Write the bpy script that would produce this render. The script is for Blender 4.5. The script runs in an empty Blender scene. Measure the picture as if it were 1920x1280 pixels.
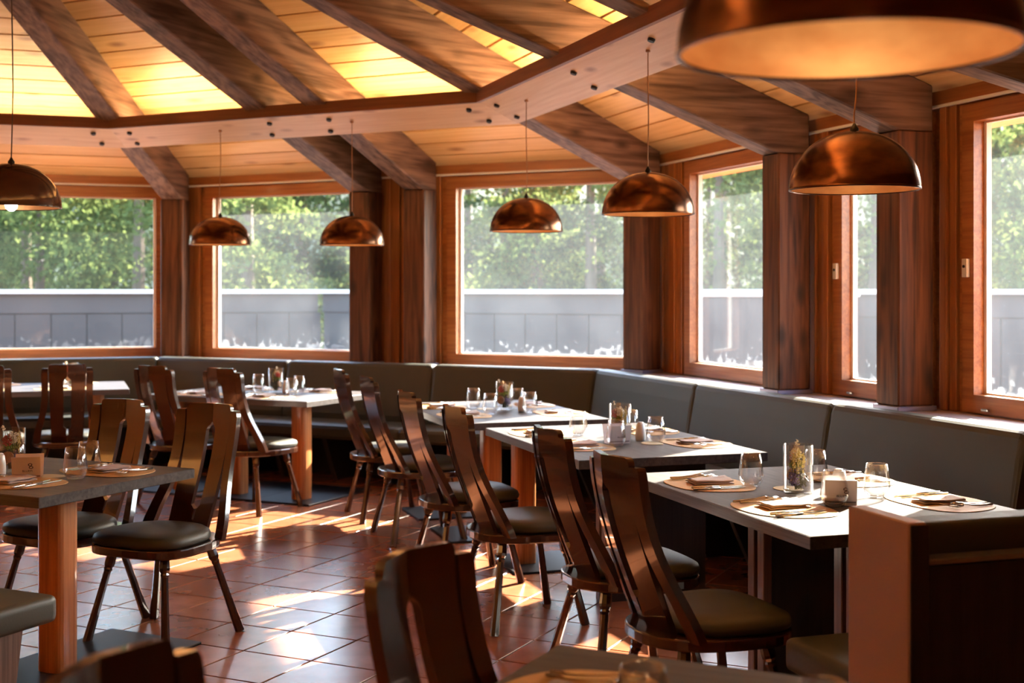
import bpy, bmesh, math, random
from mathutils import Vector, Matrix
R = math.radians
random.seed(7)
scn = bpy.context.scene
COL = scn.collection

# ------------------------------------------------------------------ camera
cam = bpy.data.cameras.new('camera')
cam.sensor_width = 36.0
cam.lens = 45.5
cam.shift_y = -95.0 / 1920.0
cam.clip_start = 0.05
cam.clip_end = 400
cam.dof.use_dof = True
cam.dof.focus_distance = 5.0
cam.dof.aperture_fstop = 3.2
cam_o = bpy.data.objects.new('camera', cam)
cam_o.location = (0, 0, 1.5)
cam_o.rotation_euler = (R(90), 0, 0)
COL.objects.link(cam_o)
scn.camera = cam_o

# ------------------------------------------------------------------ light and exposure
SUN_AZ = R(51.5)          # towards the sun, from +x
SUN_EL = R(27.0)
world = bpy.data.worlds.new('sky')
scn.world = world
world.use_nodes = True
wn = world.node_tree.nodes
wl = world.node_tree.links
sky = wn.new('ShaderNodeTexSky')
sky.sky_type = 'NISHITA'
sky.sun_disc = False
sky.sun_elevation = SUN_EL
sky.sun_rotation = R(90) - SUN_AZ
sky.air_density = 1.0
sky.dust_density = 1.5
bg = wn['Background']
wl.new(sky.outputs[0], bg.inputs[0])
bg.inputs[1].default_value = 1.35
sun = bpy.data.lights.new('sun', 'SUN')
sun.energy = 32.0
sun.angle = R(0.6)
sun.color = (1.0, 0.90, 0.76)
sun_o = bpy.data.objects.new('sun', sun)
d = Vector((math.cos(SUN_AZ) * math.cos(SUN_EL), math.sin(SUN_AZ) * math.cos(SUN_EL), math.sin(SUN_EL)))
sun_o.rotation_euler = d.to_track_quat('Z', 'Y').to_euler()
sun_o.location = d * 40
COL.objects.link(sun_o)
LED_POWER = 64.0
BULB_POWER = 12.0

vs = scn.view_settings
vs.view_transform = 'Standard'
vs.look = 'None'
vs.exposure = 1.25
vs.gamma = 1.0
vs.use_curve_mapping = False
try:
    scn.cycles.max_bounces = 8
    scn.cycles.diffuse_bounces = 5
    scn.cycles.glossy_bounces = 4
    scn.cycles.transparent_max_bounces = 16
    scn.cycles.sample_clamp_indirect = 6.0
    scn.cycles.caustics_refractive = False
    scn.cycles.caustics_reflective = False
except Exception:
    pass

# ------------------------------------------------------------------ materials
MATS = {}
def new_mat(name):
    m = bpy.data.materials.new(name)
    m.use_nodes = True
    n, l = m.node_tree.nodes, m.node_tree.links
    MATS[name] = m
    return m, n, l, n['Principled BSDF']

def plain(name, col, rough=0.5, metal=0.0, coat=0.0, spec=0.5, bump=0.0, bscale=60, var=0.0, vscale=8, sheen=0.0):
    m, n, l, b = new_mat(name)
    b.inputs['Base Color'].default_value = (*col, 1)
    b.inputs['Roughness'].default_value = rough
    b.inputs['Metallic'].default_value = metal
    b.inputs['Coat Weight'].default_value = coat
    b.inputs['Coat Roughness'].default_value = 0.08
    b.inputs['Specular IOR Level'].default_value = spec
    if sheen:
        b.inputs['Sheen Weight'].default_value = sheen
    tc = n.new('ShaderNodeTexCoord')
    if var:
        ns = n.new('ShaderNodeTexNoise'); ns.inputs['Scale'].default_value = vscale; ns.inputs['Detail'].default_value = 5
        l.new(tc.outputs['Object'], ns.inputs['Vector'])
        mx = n.new('ShaderNodeMix'); mx.data_type = 'RGBA'
        mx.inputs['A'].default_value = (*[c * (1 - var) for c in col], 1)
        mx.inputs['B'].default_value = (*[min(1, c * (1 + var)) for c in col], 1)
        l.new(ns.outputs['Fac'], mx.inputs['Factor'])
        l.new(mx.outputs['Result'], b.inputs['Base Color'])
    if bump:
        nb = n.new('ShaderNodeTexNoise'); nb.inputs['Scale'].default_value = bscale; nb.inputs['Detail'].default_value = 3
        l.new(tc.outputs['Object'], nb.inputs['Vector'])
        bp = n.new('ShaderNodeBump'); bp.inputs['Strength'].default_value = bump; bp.inputs['Distance'].default_value = 0.01
        l.new(nb.outputs['Fac'], bp.inputs['Height']); l.new(bp.outputs['Normal'], b.inputs['Normal'])
    return m

def wood(name, dark, light, knot, rough=0.5, axis=0, grain=7.0, length=0.5, coat=0.0, knots=0.5, bump=0.12, var=0.25, kscale=1.0, bands=0.0, spec=0.5):
    """long-grained timber; the grain runs along the object's local axis"""
    m, n, l, b = new_mat(name)
    tc = n.new('ShaderNodeTexCoord')
    oi = n.new('ShaderNodeObjectInfo')
    off = n.new('ShaderNodeVectorMath'); off.operation = 'SCALE'
    off.inputs[0].default_value = (17.3, 9.1, 23.7)
    l.new(oi.outputs['Random'], off.inputs['Scale'])
    add = n.new('ShaderNodeVectorMath'); add.operation = 'ADD'
    l.new(tc.outputs['Object'], add.inputs[0]); l.new(off.outputs[0], add.inputs[1])
    mp = n.new('ShaderNodeMapping')
    sc = [grain, grain, grain]; sc[axis] = length
    mp.inputs['Scale'].default_value = sc
    l.new(add.outputs[0], mp.inputs['Vector'])
    n1 = n.new('ShaderNodeTexNoise'); n1.inputs['Scale'].default_value = 1.0; n1.inputs['Detail'].default_value = 7
    n1.inputs['Roughness'].default_value = 0.6; n1.inputs['Distortion'].default_value = 1.2
    l.new(mp.outputs[0], n1.inputs['Vector'])
    # growth-ring lines
    w = n.new('ShaderNodeTexNoise'); w.inputs['Scale'].default_value = 5.0; w.inputs['Detail'].default_value = 4
    l.new(mp.outputs[0], w.inputs['Vector'])
    cmb = n.new('ShaderNodeMath'); cmb.operation = 'MULTIPLY_ADD'; cmb.inputs[1].default_value = 0.45
    l.new(w.outputs['Fac'], cmb.inputs[0])
    half = n.new('ShaderNodeMath'); half.operation = 'MULTIPLY'; half.inputs[1].default_value = 0.6
    l.new(n1.outputs['Fac'], half.inputs[0]); l.new(half.outputs[0], cmb.inputs[2])
    rp = n.new('ShaderNodeValToRGB')
    rp.color_ramp.elements[0].position = 0.40; rp.color_ramp.elements[0].color = (*dark, 1)
    rp.color_ramp.elements[1].position = 0.64; rp.color_ramp.elements[1].color = (*light, 1)
    facs = cmb.outputs[0]
    if bands:
        mw = n.new('ShaderNodeMapping'); s3 = [grain * 0.55] * 3; s3[axis] = length * 0.9
        mw.inputs['Scale'].default_value = s3
        l.new(add.outputs[0], mw.inputs['Vector'])
        nw = n.new('ShaderNodeTexNoise'); nw.inputs['Scale'].default_value = 0.8; nw.inputs['Detail'].default_value = 2
        l.new(mw.outputs[0], nw.inputs['Vector'])
        mu = n.new('ShaderNodeMath'); mu.operation = 'MULTIPLY'; mu.inputs[1].default_value = 75.0
        l.new(nw.outputs['Fac'], mu.inputs[0])
        si = n.new('ShaderNodeMath'); si.operation = 'SINE'; l.new(mu.outputs[0], si.inputs[0])
        ma = n.new('ShaderNodeMath'); ma.operation = 'MULTIPLY_ADD'; ma.inputs[1].default_value = bands
        l.new(si.outputs[0], ma.inputs[0]); l.new(facs, ma.inputs[2])
        facs = ma.outputs[0]
    l.new(facs, rp.inputs['Fac'])
    last = rp.outputs['Color']
    if knots:
        mk = n.new('ShaderNodeMapping'); s2 = [5.0 * kscale] * 3; s2[axis] = 2.2 * kscale
        mk.inputs['Scale'].default_value = s2
        l.new(add.outputs[0], mk.inputs['Vector'])
        vo = n.new('ShaderNodeTexVoronoi'); vo.inputs['Scale'].default_value = 1.0
        l.new(mk.outputs[0], vo.inputs['Vector'])
        kr = n.new('ShaderNodeValToRGB')
        kr.color_ramp.elements[0].position = 0.06; kr.color_ramp.elements[0].color = (knots, knots, knots, 1)
        kr.color_ramp.elements[1].position = 0.24; kr.color_ramp.elements[1].color = (0, 0, 0, 1)
        l.new(vo.outputs['Distance'], kr.inputs['Fac'])
        mx = n.new('ShaderNodeMix'); mx.data_type = 'RGBA'
        l.new(kr.outputs['Color'], mx.inputs['Factor']); l.new(last, mx.inputs['A'])
        mx.inputs['B'].default_value = (*knot, 1)
        last = mx.outputs['Result']
    hs = n.new('ShaderNodeHueSaturation')
    mr = n.new('ShaderNodeMapRange'); mr.inputs['To Min'].default_value = 1 - var; mr.inputs['To Max'].default_value = 1 + var
    l.new(oi.outputs['Random'], mr.inputs['Value']); l.new(mr.outputs[0], hs.inputs['Value'])
    l.new(last, hs.inputs['Color'])
    l.new(hs.outputs[0], b.inputs['Base Color'])
    b.inputs['Roughness'].default_value = rough
    b.inputs['Coat Weight'].default_value = coat
    b.inputs['Coat Roughness'].default_value = 0.06
    b.inputs['Specular IOR Level'].default_value = spec
    if bump:
        bp = n.new('ShaderNodeBump'); bp.inputs['Strength'].default_value = bump; bp.inputs['Distance'].default_value = 0.01
        l.new(cmb.outputs[0], bp.inputs['Height']); l.new(bp.outputs['Normal'], b.inputs['Normal'])
    return m

wood('ceiling_pine', (0.62, 0.36, 0.13), (0.76, 0.50, 0.22), (0.22, 0.075, 0.02), rough=0.45, grain=6, length=0.35, knots=0.75, var=0.10)
wood('ring_pine', (0.68, 0.47, 0.29), (0.80, 0.61, 0.42), (0.26, 0.10, 0.04), rough=0.42, grain=8, length=0.4, knots=0.7, var=0.05, kscale=1.3)
wood('ring_edge_wood', (0.13, 0.045, 0.018), (0.22, 0.085, 0.035), (0.05, 0.02, 0.01), rough=0.5, grain=8, length=0.4, knots=0.3, var=0.05)
wood('beam_timber', (0.060, 0.030, 0.017), (0.225, 0.140, 0.098), (0.03, 0.015, 0.009), rough=0.55, grain=7, length=0.45, knots=0.8, var=0.12, bump=0.25, bands=0.045, spec=0.3)
wood('column_timber', (0.030, 0.011, 0.005), (0.135, 0.052, 0.022), (0.018, 0.009, 0.006), rough=0.6, axis=2, grain=8, length=0.5, knots=0.9, var=0.15, bump=0.25, kscale=1.1, bands=0.03, spec=0.25)
wood('frame_wood', (0.24, 0.078, 0.018), (0.40, 0.150, 0.040), (0.12, 0.035, 0.01), rough=0.4, grain=14, length=0.6, knots=0.25, var=0.06, coat=0.2)
wood('frame_wood_v', (0.24, 0.078, 0.018), (0.40, 0.150, 0.040), (0.12, 0.035, 0.01), rough=0.4, axis=2, grain=14, length=0.6, knots=0.25, var=0.10, coat=0.2)
wood('wall_pine', (0.50, 0.24, 0.085), (0.62, 0.34, 0.14), (0.2, 0.07, 0.02), rough=0.5, grain=7, length=0.4, knots=0.5, var=0.0)
wood('frieze_wood', (0.30, 0.105, 0.028), (0.43, 0.17, 0.05), (0.12, 0.035, 0.01), rough=0.45, grain=9, length=0.5, knots=0.35, var=0.05)
wood('table_laminate', (0.037, 0.030, 0.027), (0.072, 0.059, 0.054), (0.07, 0.05, 0.045), rough=0.5, grain=16, length=1.2, knots=0.0, var=0.05, bump=0.10, spec=0.16)
wood('table_edge', (0.060, 0.044, 0.038), (0.115, 0.09, 0.08), (0.07, 0.05, 0.045), rough=0.42, grain=60, length=1.5, knots=0.0, var=0.05, bump=0.2)
wood('post_pine', (0.30, 0.095, 0.025), (0.50, 0.19, 0.055), (0.15, 0.05, 0.015), rough=0.35, axis=2, grain=16, length=0.6, knots=0.15, var=0.06, coat=0.3)
wood('lacquer', (0.022, 0.0075, 0.004), (0.052, 0.017, 0.008), (0.01, 0.005, 0.003), rough=0.22, axis=2, grain=22, length=1.2, knots=0.0, var=0.12, coat=0.85, bump=0.04)
wood('dark_board', (0.010, 0.0075, 0.007), (0.022, 0.016, 0.014), (0.01, 0.01, 0.01), rough=0.5, axis=2, grain=24, length=1.0, knots=0.0, var=0.1, bump=0.15)
wood('slat_oak', (0.085, 0.042, 0.026), (0.17, 0.09, 0.06), (0.05, 0.02, 0.01), rough=0.4, axis=2, grain=40, length=1.0, knots=0.0, var=0.05)
plain('olive_leather', (0.040, 0.039, 0.027), rough=0.50, spec=0.34, bump=0.06, bscale=180, var=0.08)
plain('bench_end_leather', (0.27, 0.15, 0.105), rough=0.45, bump=0.05, bscale=160, var=0.10, vscale=5)
plain('black_steel', (0.012, 0.012, 0.014), rough=0.42, metal=0.0, coat=0.0, spec=0.18, var=0.2, vscale=12)
plain('dark_slot', (0.01, 0.008, 0.007), rough=0.8)
plain('ledge_metal', (0.30, 0.30, 0.34), rough=0.3, metal=0.8)
plain('white_plastic', (0.72, 0.69, 0.62), rough=0.4)
plain('white_bead', (0.80, 0.77, 0.70), rough=0.5)
plain('white_ceramic', (0.72, 0.68, 0.62), rough=0.3, coat=0.3)
plain('steel', (0.62, 0.60, 0.57), rough=0.18, metal=1.0)
plain('bolt_steel', (0.02, 0.016, 0.014), rough=0.5, metal=0.6)
plain('placemat_tan', (0.46, 0.27, 0.095), rough=0.6, bump=0.05, bscale=200, var=0.06)
plain('coaster_sand', (0.44, 0.36, 0.20), rough=0.6)
plain('napkin_taupe', (0.36, 0.245, 0.195), rough=0.85, bump=0.2, bscale=400, sheen=0.3, var=0.08)
plain('card_white', (0.76, 0.70, 0.69), rough=0.6)
plain('card_ink', (0.06, 0.05, 0.06), rough=0.6)
plain('card_band', (0.24, 0.21, 0.22), rough=0.6)
plain('cord_tan', (0.38, 0.20, 0.10), rough=0.5)
plain('cord_dark', (0.05, 0.025, 0.015), rough=0.5)
plain('grout', (0.30, 0.21, 0.16), rough=0.6, var=0.2, vscale=3)
plain('sill_stone', (0.30, 0.25, 0.23), rough=0.45, var=0.15, vscale=5)
plain('base_metal_blue', (0.20, 0.20, 0.30), rough=0.35, metal=0.5)
plain('wall_wood', (0.14, 0.055, 0.022), rough=0.6, var=0.2, vscale=4)
plain('back_plaster', (0.20, 0.10, 0.05), rough=0.8, var=0.05)
plain('terrace_floor', (0.08, 0.075, 0.07), rough=0.8, var=0.2, vscale=2)
plain('panel_grey', (0.018, 0.0155, 0.015), rough=0.6, var=0.12, vscale=3)
plain('panel_band', (0.023, 0.019, 0.018), rough=0.6, var=0.12, vscale=3)
plain('coping_white', (0.55, 0.53, 0.50), rough=0.4)
plain('bark', (0.10, 0.07, 0.045), rough=0.9, var=0.3, vscale=6)
plain('hill_green', (0.020, 0.035, 0.012), rough=0.95, var=0.6, vscale=0.5)
plain('flower_red', (0.55, 0.07, 0.05), rough=0.7, var=0.3, vscale=60)
plain('flower_white', (0.85, 0.78, 0.60), rough=0.8, var=0.2, vscale=90)
plain('flower_green', (0.20, 0.24, 0.03), rough=0.8, var=0.3, vscale=60)
plain('flower_yellow', (0.60, 0.48, 0.16), rough=0.8, var=0.3, vscale=60)
plain('flower_purple', (0.16, 0.11, 0.22), rough=0.8, var=0.3, vscale=60)
plain('flower_stem', (0.12, 0.10, 0.03), rough=0.8)
plain('wood_slice', (0.40, 0.21, 0.10), rough=0.7, var=0.3, vscale=40)

# terracotta tile, tone varies tile by tile
m, n, l, b = new_mat('terracotta')
tc = n.new('ShaderNodeTexCoord'); oi = n.new('ShaderNodeObjectInfo')
ns = n.new('ShaderNodeTexNoise'); ns.inputs['Scale'].default_value = 7; ns.inputs['Detail'].default_value = 6
l.new(tc.outputs['Object'], ns.inputs['Vector'])
rp = n.new('ShaderNodeValToRGB')
rp.color_ramp.elements[0].position = 0.3; rp.color_ramp.elements[0].color = (0.245, 0.082, 0.038, 1)
rp.color_ramp.elements[1].position = 0.75; rp.color_ramp.elements[1].color = (0.36, 0.135, 0.064, 1)
l.new(ns.outputs['Fac'], rp.inputs['Fac'])
hs = n.new('ShaderNodeHueSaturation'); mr = n.new('ShaderNodeMapRange')
mr.inputs['To Min'].default_value = 0.86; mr.inputs['To Max'].default_value = 1.14
l.new(oi.outputs['Random'], mr.inputs['Value']); l.new(mr.outputs[0], hs.inputs['Value'])
l.new(rp.outputs[0], hs.inputs['Color']); l.new(hs.outputs[0], b.inputs['Base Color'])
b.inputs['Roughness'].default_value = 0.22
b.inputs['Specular IOR Level'].default_value = 0.8

def copper(name, c1, c2, rough, metal=0.9):
    m, n, l, b = new_mat(name)
    tc = n.new('ShaderNodeTexCoord')
    ns = n.new('ShaderNodeTexNoise'); ns.inputs['Scale'].default_value = 9; ns.inputs['Detail'].default_value = 6
    mp = n.new('ShaderNodeMapping'); mp.inputs['Scale'].default_value = (1, 1, 2.5)
    l.new(tc.outputs['Object'], mp.inputs[0]); l.new(mp.outputs[0], ns.inputs['Vector'])
    rp = n.new('ShaderNodeValToRGB')
    rp.color_ramp.elements[0].position = 0.35; rp.color_ramp.elements[0].color = (*c1, 1)
    rp.color_ramp.elements[1].position = 0.7; rp.color_ramp.elements[1].color = (*c2, 1)
    l.new(ns.outputs['Fac'], rp.inputs['Fac']); l.new(rp.outputs[0], b.inputs['Base Color'])
    b.inputs['Metallic'].default_value = metal
    b.inputs['Roughness'].default_value = rough
    return m
copper('copper_outer', (0.085, 0.031, 0.013), (0.20, 0.082, 0.034), 0.22)
copper('copper_inner', (0.62, 0.30, 0.12), (0.78, 0.44, 0.20), 0.42, metal=0.7)
copper('enamel_brown', (0.045, 0.018, 0.014), (0.06, 0.025, 0.018), 0.12, metal=0.1)

def emit(name, col, strength):
    m, n, l, b = new_mat(name)
    e = n.new('ShaderNodeEmission')
    e.inputs[0].default_value = (*col, 1); e.inputs[1].default_value = strength
    l.new(e.outputs[0], n['Material Output'].inputs[0])
    return m
emit('led_warm', (1.0, 0.68, 0.36), LED_POWER)
emit('bulb_glow', (1.0, 0.72, 0.42), BULB_POWER)  # glow added as warm fill; the small copper lamps are otherwise off
emit('bulb_white', (1.0, 0.92, 0.80), 9.0)
emit('bulb_bright', (1.0, 0.76, 0.46), 22.0)

def clear_glass(name, tint=(0.97, 0.97, 0.97), edge=0.95):
    m, n, l, b = new_mat(name)
    t = n.new('ShaderNodeBsdfTransparent'); t.inputs[0].default_value = (*tint, 1)
    g = n.new('ShaderNodeBsdfGlossy'); g.inputs['Roughness'].default_value = 0.03
    lw = n.new('ShaderNodeLayerWeight'); lw.inputs[0].default_value = 0.25
    ml = n.new('ShaderNodeMath'); ml.operation = 'MULTIPLY_ADD'; ml.inputs[1].default_value = edge; ml.inputs[2].default_value = 0.07
    ml.use_clamp = True
    l.new(lw.outputs['Facing'], ml.inputs[0])
    pw = n.new('ShaderNodeMath'); pw.operation = 'POWER'; pw.inputs[1].default_value = 1.35
    l.new(ml.outputs[0], pw.inputs[0])
    ms = n.new('ShaderNodeMixShader')
    l.new(pw.outputs[0], ms.inputs[0]); l.new(t.outputs[0], ms.inputs[1]); l.new(g.outputs[0], ms.inputs[2])
    l.new(ms.outputs[0], n['Material Output'].inputs[0])
    return m
clear_glass('tumbler_glass')
clear_glass('vase_glass', edge=0.55)

def dusty_pane(name, dust):
    """window pane with a film of dust, specks and dried drops that scatter the sun"""
    m, n, l, b = new_mat(name)
    tc = n.new('ShaderNodeTexCoord')
    t = n.new('ShaderNodeBsdfTransparent'); t.inputs[0].default_value = (0.97, 0.98, 0.97, 1)
    tr = n.new('ShaderNodeBsdfTranslucent'); tr.inputs[0].default_value = (0.72, 0.80, 0.90, 1)
    ns = n.new('ShaderNodeTexNoise'); ns.inputs['Scale'].default_value = 1.7; ns.inputs['Detail'].default_value = 5
    l.new(tc.outputs['Object'], ns.inputs['Vector'])
    mr = n.new('ShaderNodeMapRange'); mr.inputs['From Min'].default_value = 0.3; mr.inputs['From Max'].default_value = 0.75
    mr.inputs['To Min'].default_value = dust * 0.65; mr.inputs['To Max'].default_value = dust * 1.3
    l.new(ns.outputs['Fac'], mr.inputs['Value'])
    vo = n.new('ShaderNodeTexVoronoi'); vo.inputs['Scale'].default_value = 16
    l.new(tc.outputs['Object'], vo.inputs['Vector'])
    sp = n.new('ShaderNodeMapRange'); sp.inputs['From Min'].default_value = 0.035; sp.inputs['From Max'].default_value = 0.075
    sp.inputs['To Min'].default_value = dust * 2.2; sp.inputs['To Max'].default_value = 0.0
    l.new(vo.outputs['Distance'], sp.inputs['Value'])
    ad = n.new('ShaderNodeMath'); ad.operation = 'ADD'; ad.use_clamp = True
    l.new(mr.outputs[0], ad.inputs[0]); l.new(sp.outputs[0], ad.inputs[1])
    # dried splashes along the bottom edge
    sx = n.new('ShaderNodeSeparateXYZ'); l.new(tc.outputs['Object'], sx.inputs[0])
    ez = n.new('ShaderNodeMapRange'); ez.inputs['From Min'].default_value = 0.965; ez.inputs['From Max'].default_value = 1.12
    ez.inputs['To Min'].default_value = 0.16; ez.inputs['To Max'].default_value = -0.12
    l.new(sx.outputs['Z'], ez.inputs['Value'])
    sn = n.new('ShaderNodeTexNoise'); sn.inputs['Scale'].default_value = 22; sn.inputs['Detail'].default_value = 4
    l.new(tc.outputs['Object'], sn.inputs['Vector'])
    sa = n.new('ShaderNodeMath'); sa.operation = 'ADD'; l.new(sn.outputs['Fac'], sa.inputs[0]); l.new(ez.outputs[0], sa.inputs[1])
    st = n.new('ShaderNodeMapRange'); st.inputs['From Min'].default_value = 0.60; st.inputs['From Max'].default_value = 0.66
    st.inputs['To Min'].default_value = 0.0; st.inputs['To Max'].default_value = dust * 2.2
    l.new(sa.outputs[0], st.inputs['Value'])
    a2_ = n.new('ShaderNodeMath'); a2_.operation = 'ADD'; a2_.use_clamp = True
    l.new(ad.outputs[0], a2_.inputs[0]); l.new(st.outputs[0], a2_.inputs[1]); ad = a2_
    ms = n.new('ShaderNodeMixShader')
    l.new(ad.outputs[0], ms.inputs[0]); l.new(t.outputs[0], ms.inputs[1]); l.new(tr.outputs[0], ms.inputs[2])
    g = n.new('ShaderNodeBsdfGlossy'); g.inputs['Roughness'].default_value = 0.02
    lw = n.new('ShaderNodeLayerWeight'); lw.inputs[0].default_value = 0.5
    p5_ = n.new('ShaderNodeMath'); p5_.operation = 'POWER'; p5_.inputs[1].default_value = 4.0
    l.new(lw.outputs['Facing'], p5_.inputs[0])
    fr = n.new('ShaderNodeMath'); fr.operation = 'MULTIPLY_ADD'; fr.inputs[1].default_value = 0.6; fr.inputs[2].default_value = 0.02
    l.new(p5_.outputs[0], fr.inputs[0])
    m2 = n.new('ShaderNodeMixShader')
    l.new(fr.outputs[0], m2.inputs[0]); l.new(ms.outputs[0], m2.inputs[1]); l.new(g.outputs[0], m2.inputs[2])
    l.new(m2.outputs[0], n['Material Output'].inputs[0])
    return m
dusty_pane('pane_clean', 0.0035)
dusty_pane('pane_dusty', 0.009)
dusty_pane('pane_grimy', 0.0115)

def leaf(name, c1, c2):
    m, n, l, b = new_mat(name)
    tc = n.new('ShaderNodeTexCoord'); oi = n.new('ShaderNodeObjectInfo')
    ns = n.new('ShaderNodeTexNoise'); ns.inputs['Scale'].default_value = 1.3; ns.inputs['Detail'].default_value = 4
    l.new(tc.outputs['Object'], ns.inputs['Vector'])
    mx = n.new('ShaderNodeMix'); mx.data_type = 'RGBA'
    mx.inputs['A'].default_value = (*c1, 1); mx.inputs['B'].default_value = (*c2, 1)
    l.new(ns.outputs['Fac'], mx.inputs['Factor'])
    df = n.new('ShaderNodeBsdfDiffuse'); tl = n.new('ShaderNodeBsdfTranslucent')
    l.new(mx.outputs['Result'], df.inputs[0]); l.new(mx.outputs['Result'], tl.inputs[0])
    ms = n.new('ShaderNodeMixShader'); ms.inputs[0].default_value = 0.5
    l.new(df.outputs[0], ms.inputs[1]); l.new(tl.outputs[0], ms.inputs[2])
    l.new(ms.outputs[0], n['Material Output'].inputs[0])
leaf('leaf_bright', (0.062, 0.088, 0.026), (0.135, 0.165, 0.055))
leaf('leaf_dark', (0.018, 0.034, 0.012), (0.045, 0.072, 0.024))

# ------------------------------------------------------------------ geometry helpers
def link(name, me, mat=None, parent=None, loc=(0, 0, 0), rot=(0, 0, 0), smooth=False):
    o = bpy.data.objects.new(name, me)
    if mat is not None and me is not None and not me.materials:
        me.materials.append(MATS[mat])
    if smooth and me is not None:
        me.polygons.foreach_set('use_smooth', [True] * len(me.polygons))
    COL.objects.link(o)
    o.location = loc; o.rotation_euler = rot
    if parent is not None:
        o.parent = parent
    return o

def tag(o, label=None, cat=None, group=None, kind=None):
    if label: o['label'] = label
    if cat: o['category'] = cat
    if group: o['group'] = group
    if kind: o['kind'] = kind
    return o

def empty(name, loc=(0, 0, 0), rz=0.0, **kw):
    o = bpy.data.objects.new(name, None)
    o.empty_display_size = 0.1
    COL.objects.link(o)
    o.location = loc; o.rotation_euler = (0, 0, rz)
    return tag(o, **kw)

def children(o):
    return [c for c in bpy.data.objects if c.parent == o]

def copy_tree(o, parent=None, kids=None):
    c = o.copy(); COL.objects.link(c); c.parent = parent
    for ch in children(o):
        copy_tree(ch, c)
    return c

def place(proto, state, loc, rz, label, group=None):
    """the first call uses the prototype itself, later calls copy it with its parts"""
    o = proto if not state.get(proto.name) else copy_tree(proto)
    state[proto.name] = True
    o.location = loc; o.rotation_euler = (0, 0, rz)
    return tag(o, label=label, group=group)
USED = {}

def mesh(name, verts, faces):
    me = bpy.data.meshes.new(name)
    me.from_pydata([tuple(v) for v in verts], [], faces)
    me.update()
    return me

def box_me(name, sx, sy, sz, bev=0.0, seg=2, off=(0, 0, 0)):
    bm = bmesh.new()
    bmesh.ops.create_cube(bm, size=1.0)
    for v in bm.verts:
        v.co = Vector((v.co.x * sx + off[0], v.co.y * sy + off[1], v.co.z * sz + off[2]))
    if bev:
        bmesh.ops.bevel(bm, geom=bm.edges[:], offset=bev, segments=seg, profile=0.6, affect='EDGES')
    me = bpy.data.meshes.new(name); bm.to_mesh(me); bm.free()
    return me

def box2(name, x0, x1, y0, y1, z0, z1, bev=0.0, seg=2):
    return box_me(name, x1 - x0, y1 - y0, z1 - z0, bev, seg, ((x0 + x1) / 2, (y0 + y1) / 2, (z0 + z1) / 2))

def prism(name, pts, z0, z1, bev=0.0, seg=2):
    """polygon in xy, extruded in z"""
    bm = bmesh.new()
    vs_ = [bm.verts.new((p[0], p[1], z0)) for p in pts]
    f = bm.faces.new(vs_)
    r = bmesh.ops.extrude_face_region(bm, geom=[f])
    for v in r['geom']:
        if isinstance(v, bmesh.types.BMVert): v.co.z = z1
    bmesh.ops.recalc_face_normals(bm, faces=bm.faces[:])
    if bev:
        ed = [e for e in bm.edges if abs(e.verts[0].co.z - e.verts[1].co.z) < 1e-6]
        bmesh.ops.bevel(bm, geom=ed, offset=bev, segments=seg, profile=0.6, affect='EDGES')
    me = bpy.data.meshes.new(name); bm.to_mesh(me); bm.free()
    return me

def lathe(name, prof, n=32, cap=True):
    vs_, fs = [], []
    for r, z in prof:
        for i in range(n):
            a = 2 * math.pi * i / n
            vs_.append((r * math.cos(a), r * math.sin(a), z))
    for k in range(len(prof) - 1):
        for i in range(n):
            j = (i + 1) % n
            fs.append((k * n + i, k * n + j, (k + 1) * n + j, (k + 1) * n + i))
    if cap:
        fs.append(tuple(reversed(range(n))))
        fs.append(tuple(range((len(prof) - 1) * n, len(prof) * n)))
    return mesh(name, vs_, fs)

def tube_data(path, radii, n=8, vs_=None, fs=None):
    vs_ = [] if vs_ is None else vs_; fs = [] if fs is None else fs
    base0 = len(vs_)
    P = [Vector(p) for p in path]
    for k, p in enumerate(P):
        t = (P[min(k + 1, len(P) - 1)] - P[max(k - 1, 0)]).normalized()
        up = Vector((0, 0, 1)) if abs(t.z) < 0.95 else Vector((1, 0, 0))
        a = t.cross(up).normalized(); b_ = t.cross(a).normalized()
        r = radii[k] if isinstance(radii, (list, tuple)) else radii
        for i in range(n):
            w = 2 * math.pi * (i + 0.5) / n
            vs_.append(p + a * math.cos(w) * r + b_ * math.sin(w) * r)
    for k in range(len(P) - 1):
        for i in range(n):
            j = (i + 1) % n
            fs.append((base0 + k * n + i, base0 + k * n + j, base0 + (k + 1) * n + j, base0 + (k + 1) * n + i))
    fs.append(tuple(base0 + i for i in reversed(range(n))))
    fs.append(tuple(base0 + (len(P) - 1) * n + i for i in range(n)))
    return vs_, fs

def tube(name, path, radii, n=8):
    v, f = tube_data(path, radii, n)
    return mesh(name, v, f)

def interp(tab, x):
    if x <= tab[0][0]: return tab[0][1]
    for (a, b_), (c, d_) in zip(tab, tab[1:]):
        if x <= c:
            t = (x - a) / (c - a); return b_ + (d_ - b_) * t
    return tab[-1][1]

def smooth_interp(tab, x):
    """Catmull-Rom through a table"""
    n_ = len(tab)
    if x <= tab[0][0]: return tab[0][1]
    if x >= tab[-1][0]: return tab[-1][1]
    for i in range(n_ - 1):
        if x <= tab[i + 1][0]:
            p0 = tab[max(i - 1, 0)][1]; p1 = tab[i][1]; p2 = tab[i + 1][1]; p3 = tab[min(i + 2, n_ - 1)][1]
            t = (x - tab[i][0]) / (tab[i + 1][0] - tab[i][0])
            return 0.5 * (2 * p1 + (p2 - p0) * t + (2 * p0 - 5 * p1 + 4 * p2 - p3) * t * t + (3 * p1 - p0 - 3 * p2 + p3) * t ** 3)

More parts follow.
